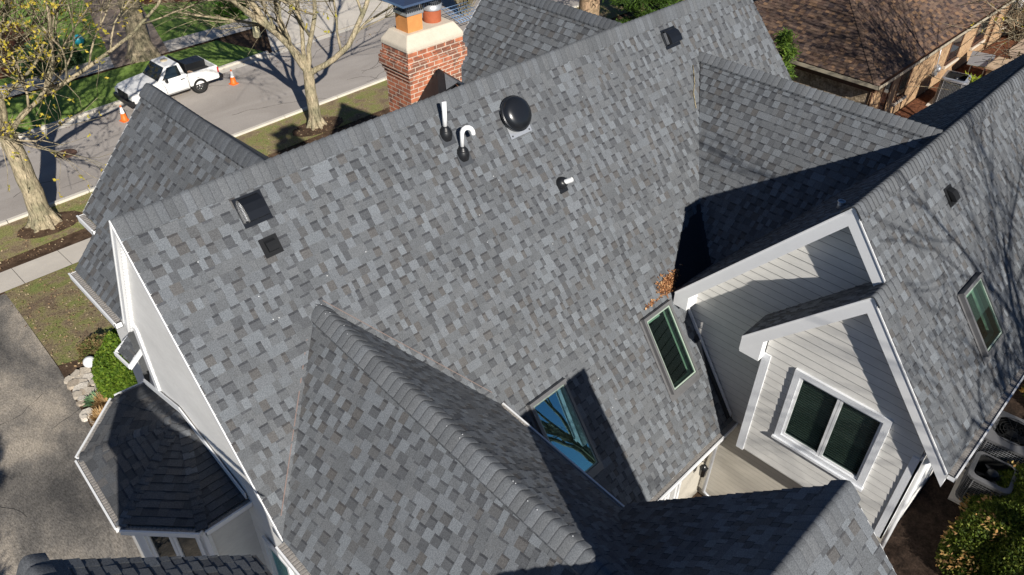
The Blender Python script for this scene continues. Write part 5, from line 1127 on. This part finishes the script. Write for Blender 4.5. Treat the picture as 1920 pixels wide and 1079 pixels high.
for x0, w_, z0, h_ in ((31.6, .85, .85, 2.1), (33.3, 1.1, 1.5, 1.4), (38.8, 1.5, 1.6, 1.3), (42.2, 1.6, 1.6, 1.3), (46.6, 1.2, 1.5, 1.4)):
    window((x0, ny+.29, z0), (1, 0, 0), w_, h_, (0, -1, 0), .09, 1, .02, 'brown_trim', name='door' if z0 < 1 else 'window', parent=N)
    if z0 > 1: mb = MB(); mb.obox((x0-.1, ny+.18, z0-.14), (1, 0, 0), (0, 1, 0), (0, 0, 1), w_+.2, .12, .12); mb.build('window_sill', M['crown'], N)
mb = MB(); mb.tube([(nx+.35, ny+.1, 3.2), (nx+.38, ny+.22, 2.9), (nx+.38, ny+.22, .9)], .045, 6)
mb.build('downspout', M['brown_trim'], N); mb = MB(); mb.tube([(44.6, ny-.05, 3.2), (44.6, ny+.22, 2.9), (44.6, ny+.22, .9)], .05, 6); mb.build('downspout', M['brown_trim'], N)
mb = MB(); mb.obox((37.35, ny+.15, 1.5), (1, 0, 0), (0, 1, 0), (0, 0, 1), .32, .14, .5); mb.lathe((37.5, ny+.15, 1.85), [(.13, 0), (.13, .1), (.001, .13)], 14, axis=(0, -1, 0)); mb.tube([(37.0, ny+.22, 3.2), (37.4, ny+.2, 2.0), (36.9, ny+.2, .9)], .025, 5); mb.build('meter', M['galv'], N)
mb = MB(); mb.obox((47.9, ny+.12, 2.2), (1, 0, 0), (0, 1, 0), (0, 0, 1), .5, .15, .45); mb.build('vent_box', M['white'], N)
# far terrace things
tb = empty('garden_table', (41.0, 9.05, .8), 'grey-topped outdoor table beside the tan brick wall', 'table')
mb = MB(); mb.box((41.0, 9.05, 1.55), (1.9, 1.0, .05), R(12)); mb.build('tabletop', M['galv'], tb)
for sx in (-.8, .8):
    for sy in (-.3, .3): mb = MB(); mb.tube([(41.0+sx, 9.05+sy+sx*.2, .8), (41.0+sx, 9.05+sy+sx*.2, 1.53)], .025, 6); mb.build('leg', M['galv'], tb)
mb = MB()
for k in range(5):
    for i in range(3): mb.box((39.9+i*.5+.02*(k % 2), 7.9, .88+k*.17), (.48, .9, .16), R(0), jit((.42, .30, .21), r, .15))
mb.box((40.4, 7.9, 1.76), (1.75, 1.1, .1), 0, (.50, .37, .25)); single(mb, 'stone_pillar', M['stone'], 'squat tan block pillar with slab cap by the patio', 'pillar')
# blue-grey wire things above the chimney: stacked mesh trailer and white car top behind the gable
mb = MB(); 
for i in range(9): mb.tube([(29.0+i*.22, 32.6, .1), (29.0+i*.22, 34.2, .5)], .02, 4)
for i in range(6): mb.tube([(28.9, 32.6+i*.3, .1+.08*i), (31.0, 32.6+i*.3, .1+.08*i)], .02, 4)
single(mb, 'wire_rack', simple('blue_wire', (.16, .26, .42), .4, .3), 'bluish wire rack on the street beside the chimney cap', 'rack', origin=(30, 33.4, -.6))

# chalk lines, nail heads, litter
mb = MB()
def strip(a, b, n_, w_=.012, seg=14, seed=1):
    r = random.Random(seed); a, b, n_ = V(a), V(b), nrm(n_); d = nrm(b-a); sd_ = np.cross(n_, d)*w_; L = np.linalg.norm(b-a); q = 0
    while q < L:
        e = min(L, q+r.uniform(.1, .5)); p0, p1 = a+d*q+n_*.022, a+d*e+n_*.022; mb.face([p0-sd_, p1-sd_, p1+sd_, p0+sd_]); q = e
if 1: strip(tuple(CA+V(.10, -.0, -.0)), (6.05, 6.28, mz(6.28)), MP.n, .006, seed=2); mb.build('chalk_line', simple('chalk_faint', (.19, .145, .13), .9), H); mb = MB(); strip(tuple(CA+V(-.12, -.02, -.08)), (2.32, 6.45, mz(6.45)), MP.n, .007, seed=3)
mb.build('chalk_line', simple('chalk', (.20, .145, .13), .9), H)
r = random.Random(77); mb = MB()
for i in range(26):
    x = r.uniform(2.6, 13); y = r.uniform(5, 8.6); z = mz(y)
    if x < 6 and y < 7.4: continue
    p = V(x, y, z)+MP.n*.024; mb.face([p+MP.u*.008, p+MP.v*.008, p-MP.u*.008, p-MP.v*.008])
for i in range(14):
    t = r.random(); p = CA+(CE-CA)*t*.8+V(r.choice([-.03, .03]), 0, .03); mb.face([p+V(.009, 0, 0), p+V(0, .009, 0), p+V(-.009, 0, 0), p+V(0, -.009, 0)])
o = mb.build('nail_heads', M['white'], H); o['kind'] = 'stuff'
r = random.Random(78); mb = MB()
for i in range(5200):
    t = r.random()
    if t < .35: x, y = r.uniform(2.3, 8), r.uniform(17, 25)
    elif t < .75: x, y = r.uniform(2, 24), r.uniform(26.8, 29.8)
    elif t < .85: x, y = r.uniform(3, 30), r.uniform(35.6, 37.2)
    elif t < .95: x, y = r.uniform(5, 40), r.uniform(42, 56)
    else: x, y = r.uniform(24, 50), r.uniform(3, 9.4)
    p = V(x, y, T(y)+.05); a = r.uniform(0, 6.28); l = r.uniform(.015, .05); u = V(math.cos(a), math.sin(a), r.uniform(-.3, .3))*l; v = V(-math.sin(a), math.cos(a), r.uniform(-.3, .3))*l*.6
    mb.face([p-u, p-v, p+u, p+v], jit(r.choice([(.36, .24, .13), (.26, .17, .10), (.48, .38, .24), (.17, .11, .07)]), r, .2))
o = mb.build('leaf_litter', M['mulchbits'], None, (10, 28, -.6)); tag(o, 'scattered dead leaves and twigs on the grass and kerb edges', 'leaves', kind='stuff')

r = random.Random(91)
def crack(mb, x, y, a, L, w_=.012):
    q = V(x, y, T(y)+.009)
    for i in range(int(L/.25)):
        a += r.gauss(0, .28); n_ = q+V(math.cos(a)*.25, math.sin(a)*.25, 0); n_[2] = T(n_[1])+.009; sd_ = V(-math.sin(a), math.cos(a), 0)*w_*r.uniform(.5, 1.3); mb.face([q-sd_, n_-sd_, n_+sd_, q+sd_]); q = n_
mb = MB()
for i in range(14): crack(mb, r.uniform(3, 24), r.uniform(30.5, 36), r.uniform(-.3, .3), r.uniform(1.5, 6))
for i in range(12): crack(mb, r.uniform(-3, 1.6), r.uniform(10, 24), r.uniform(0, 6.28), r.uniform(.6, 2.2), .008)
o = mb.build('asphalt_cracks', simple('tar', (.05, .047, .045), .9)); o['kind'] = 'structure'
# oil stains and patch as flush sheets
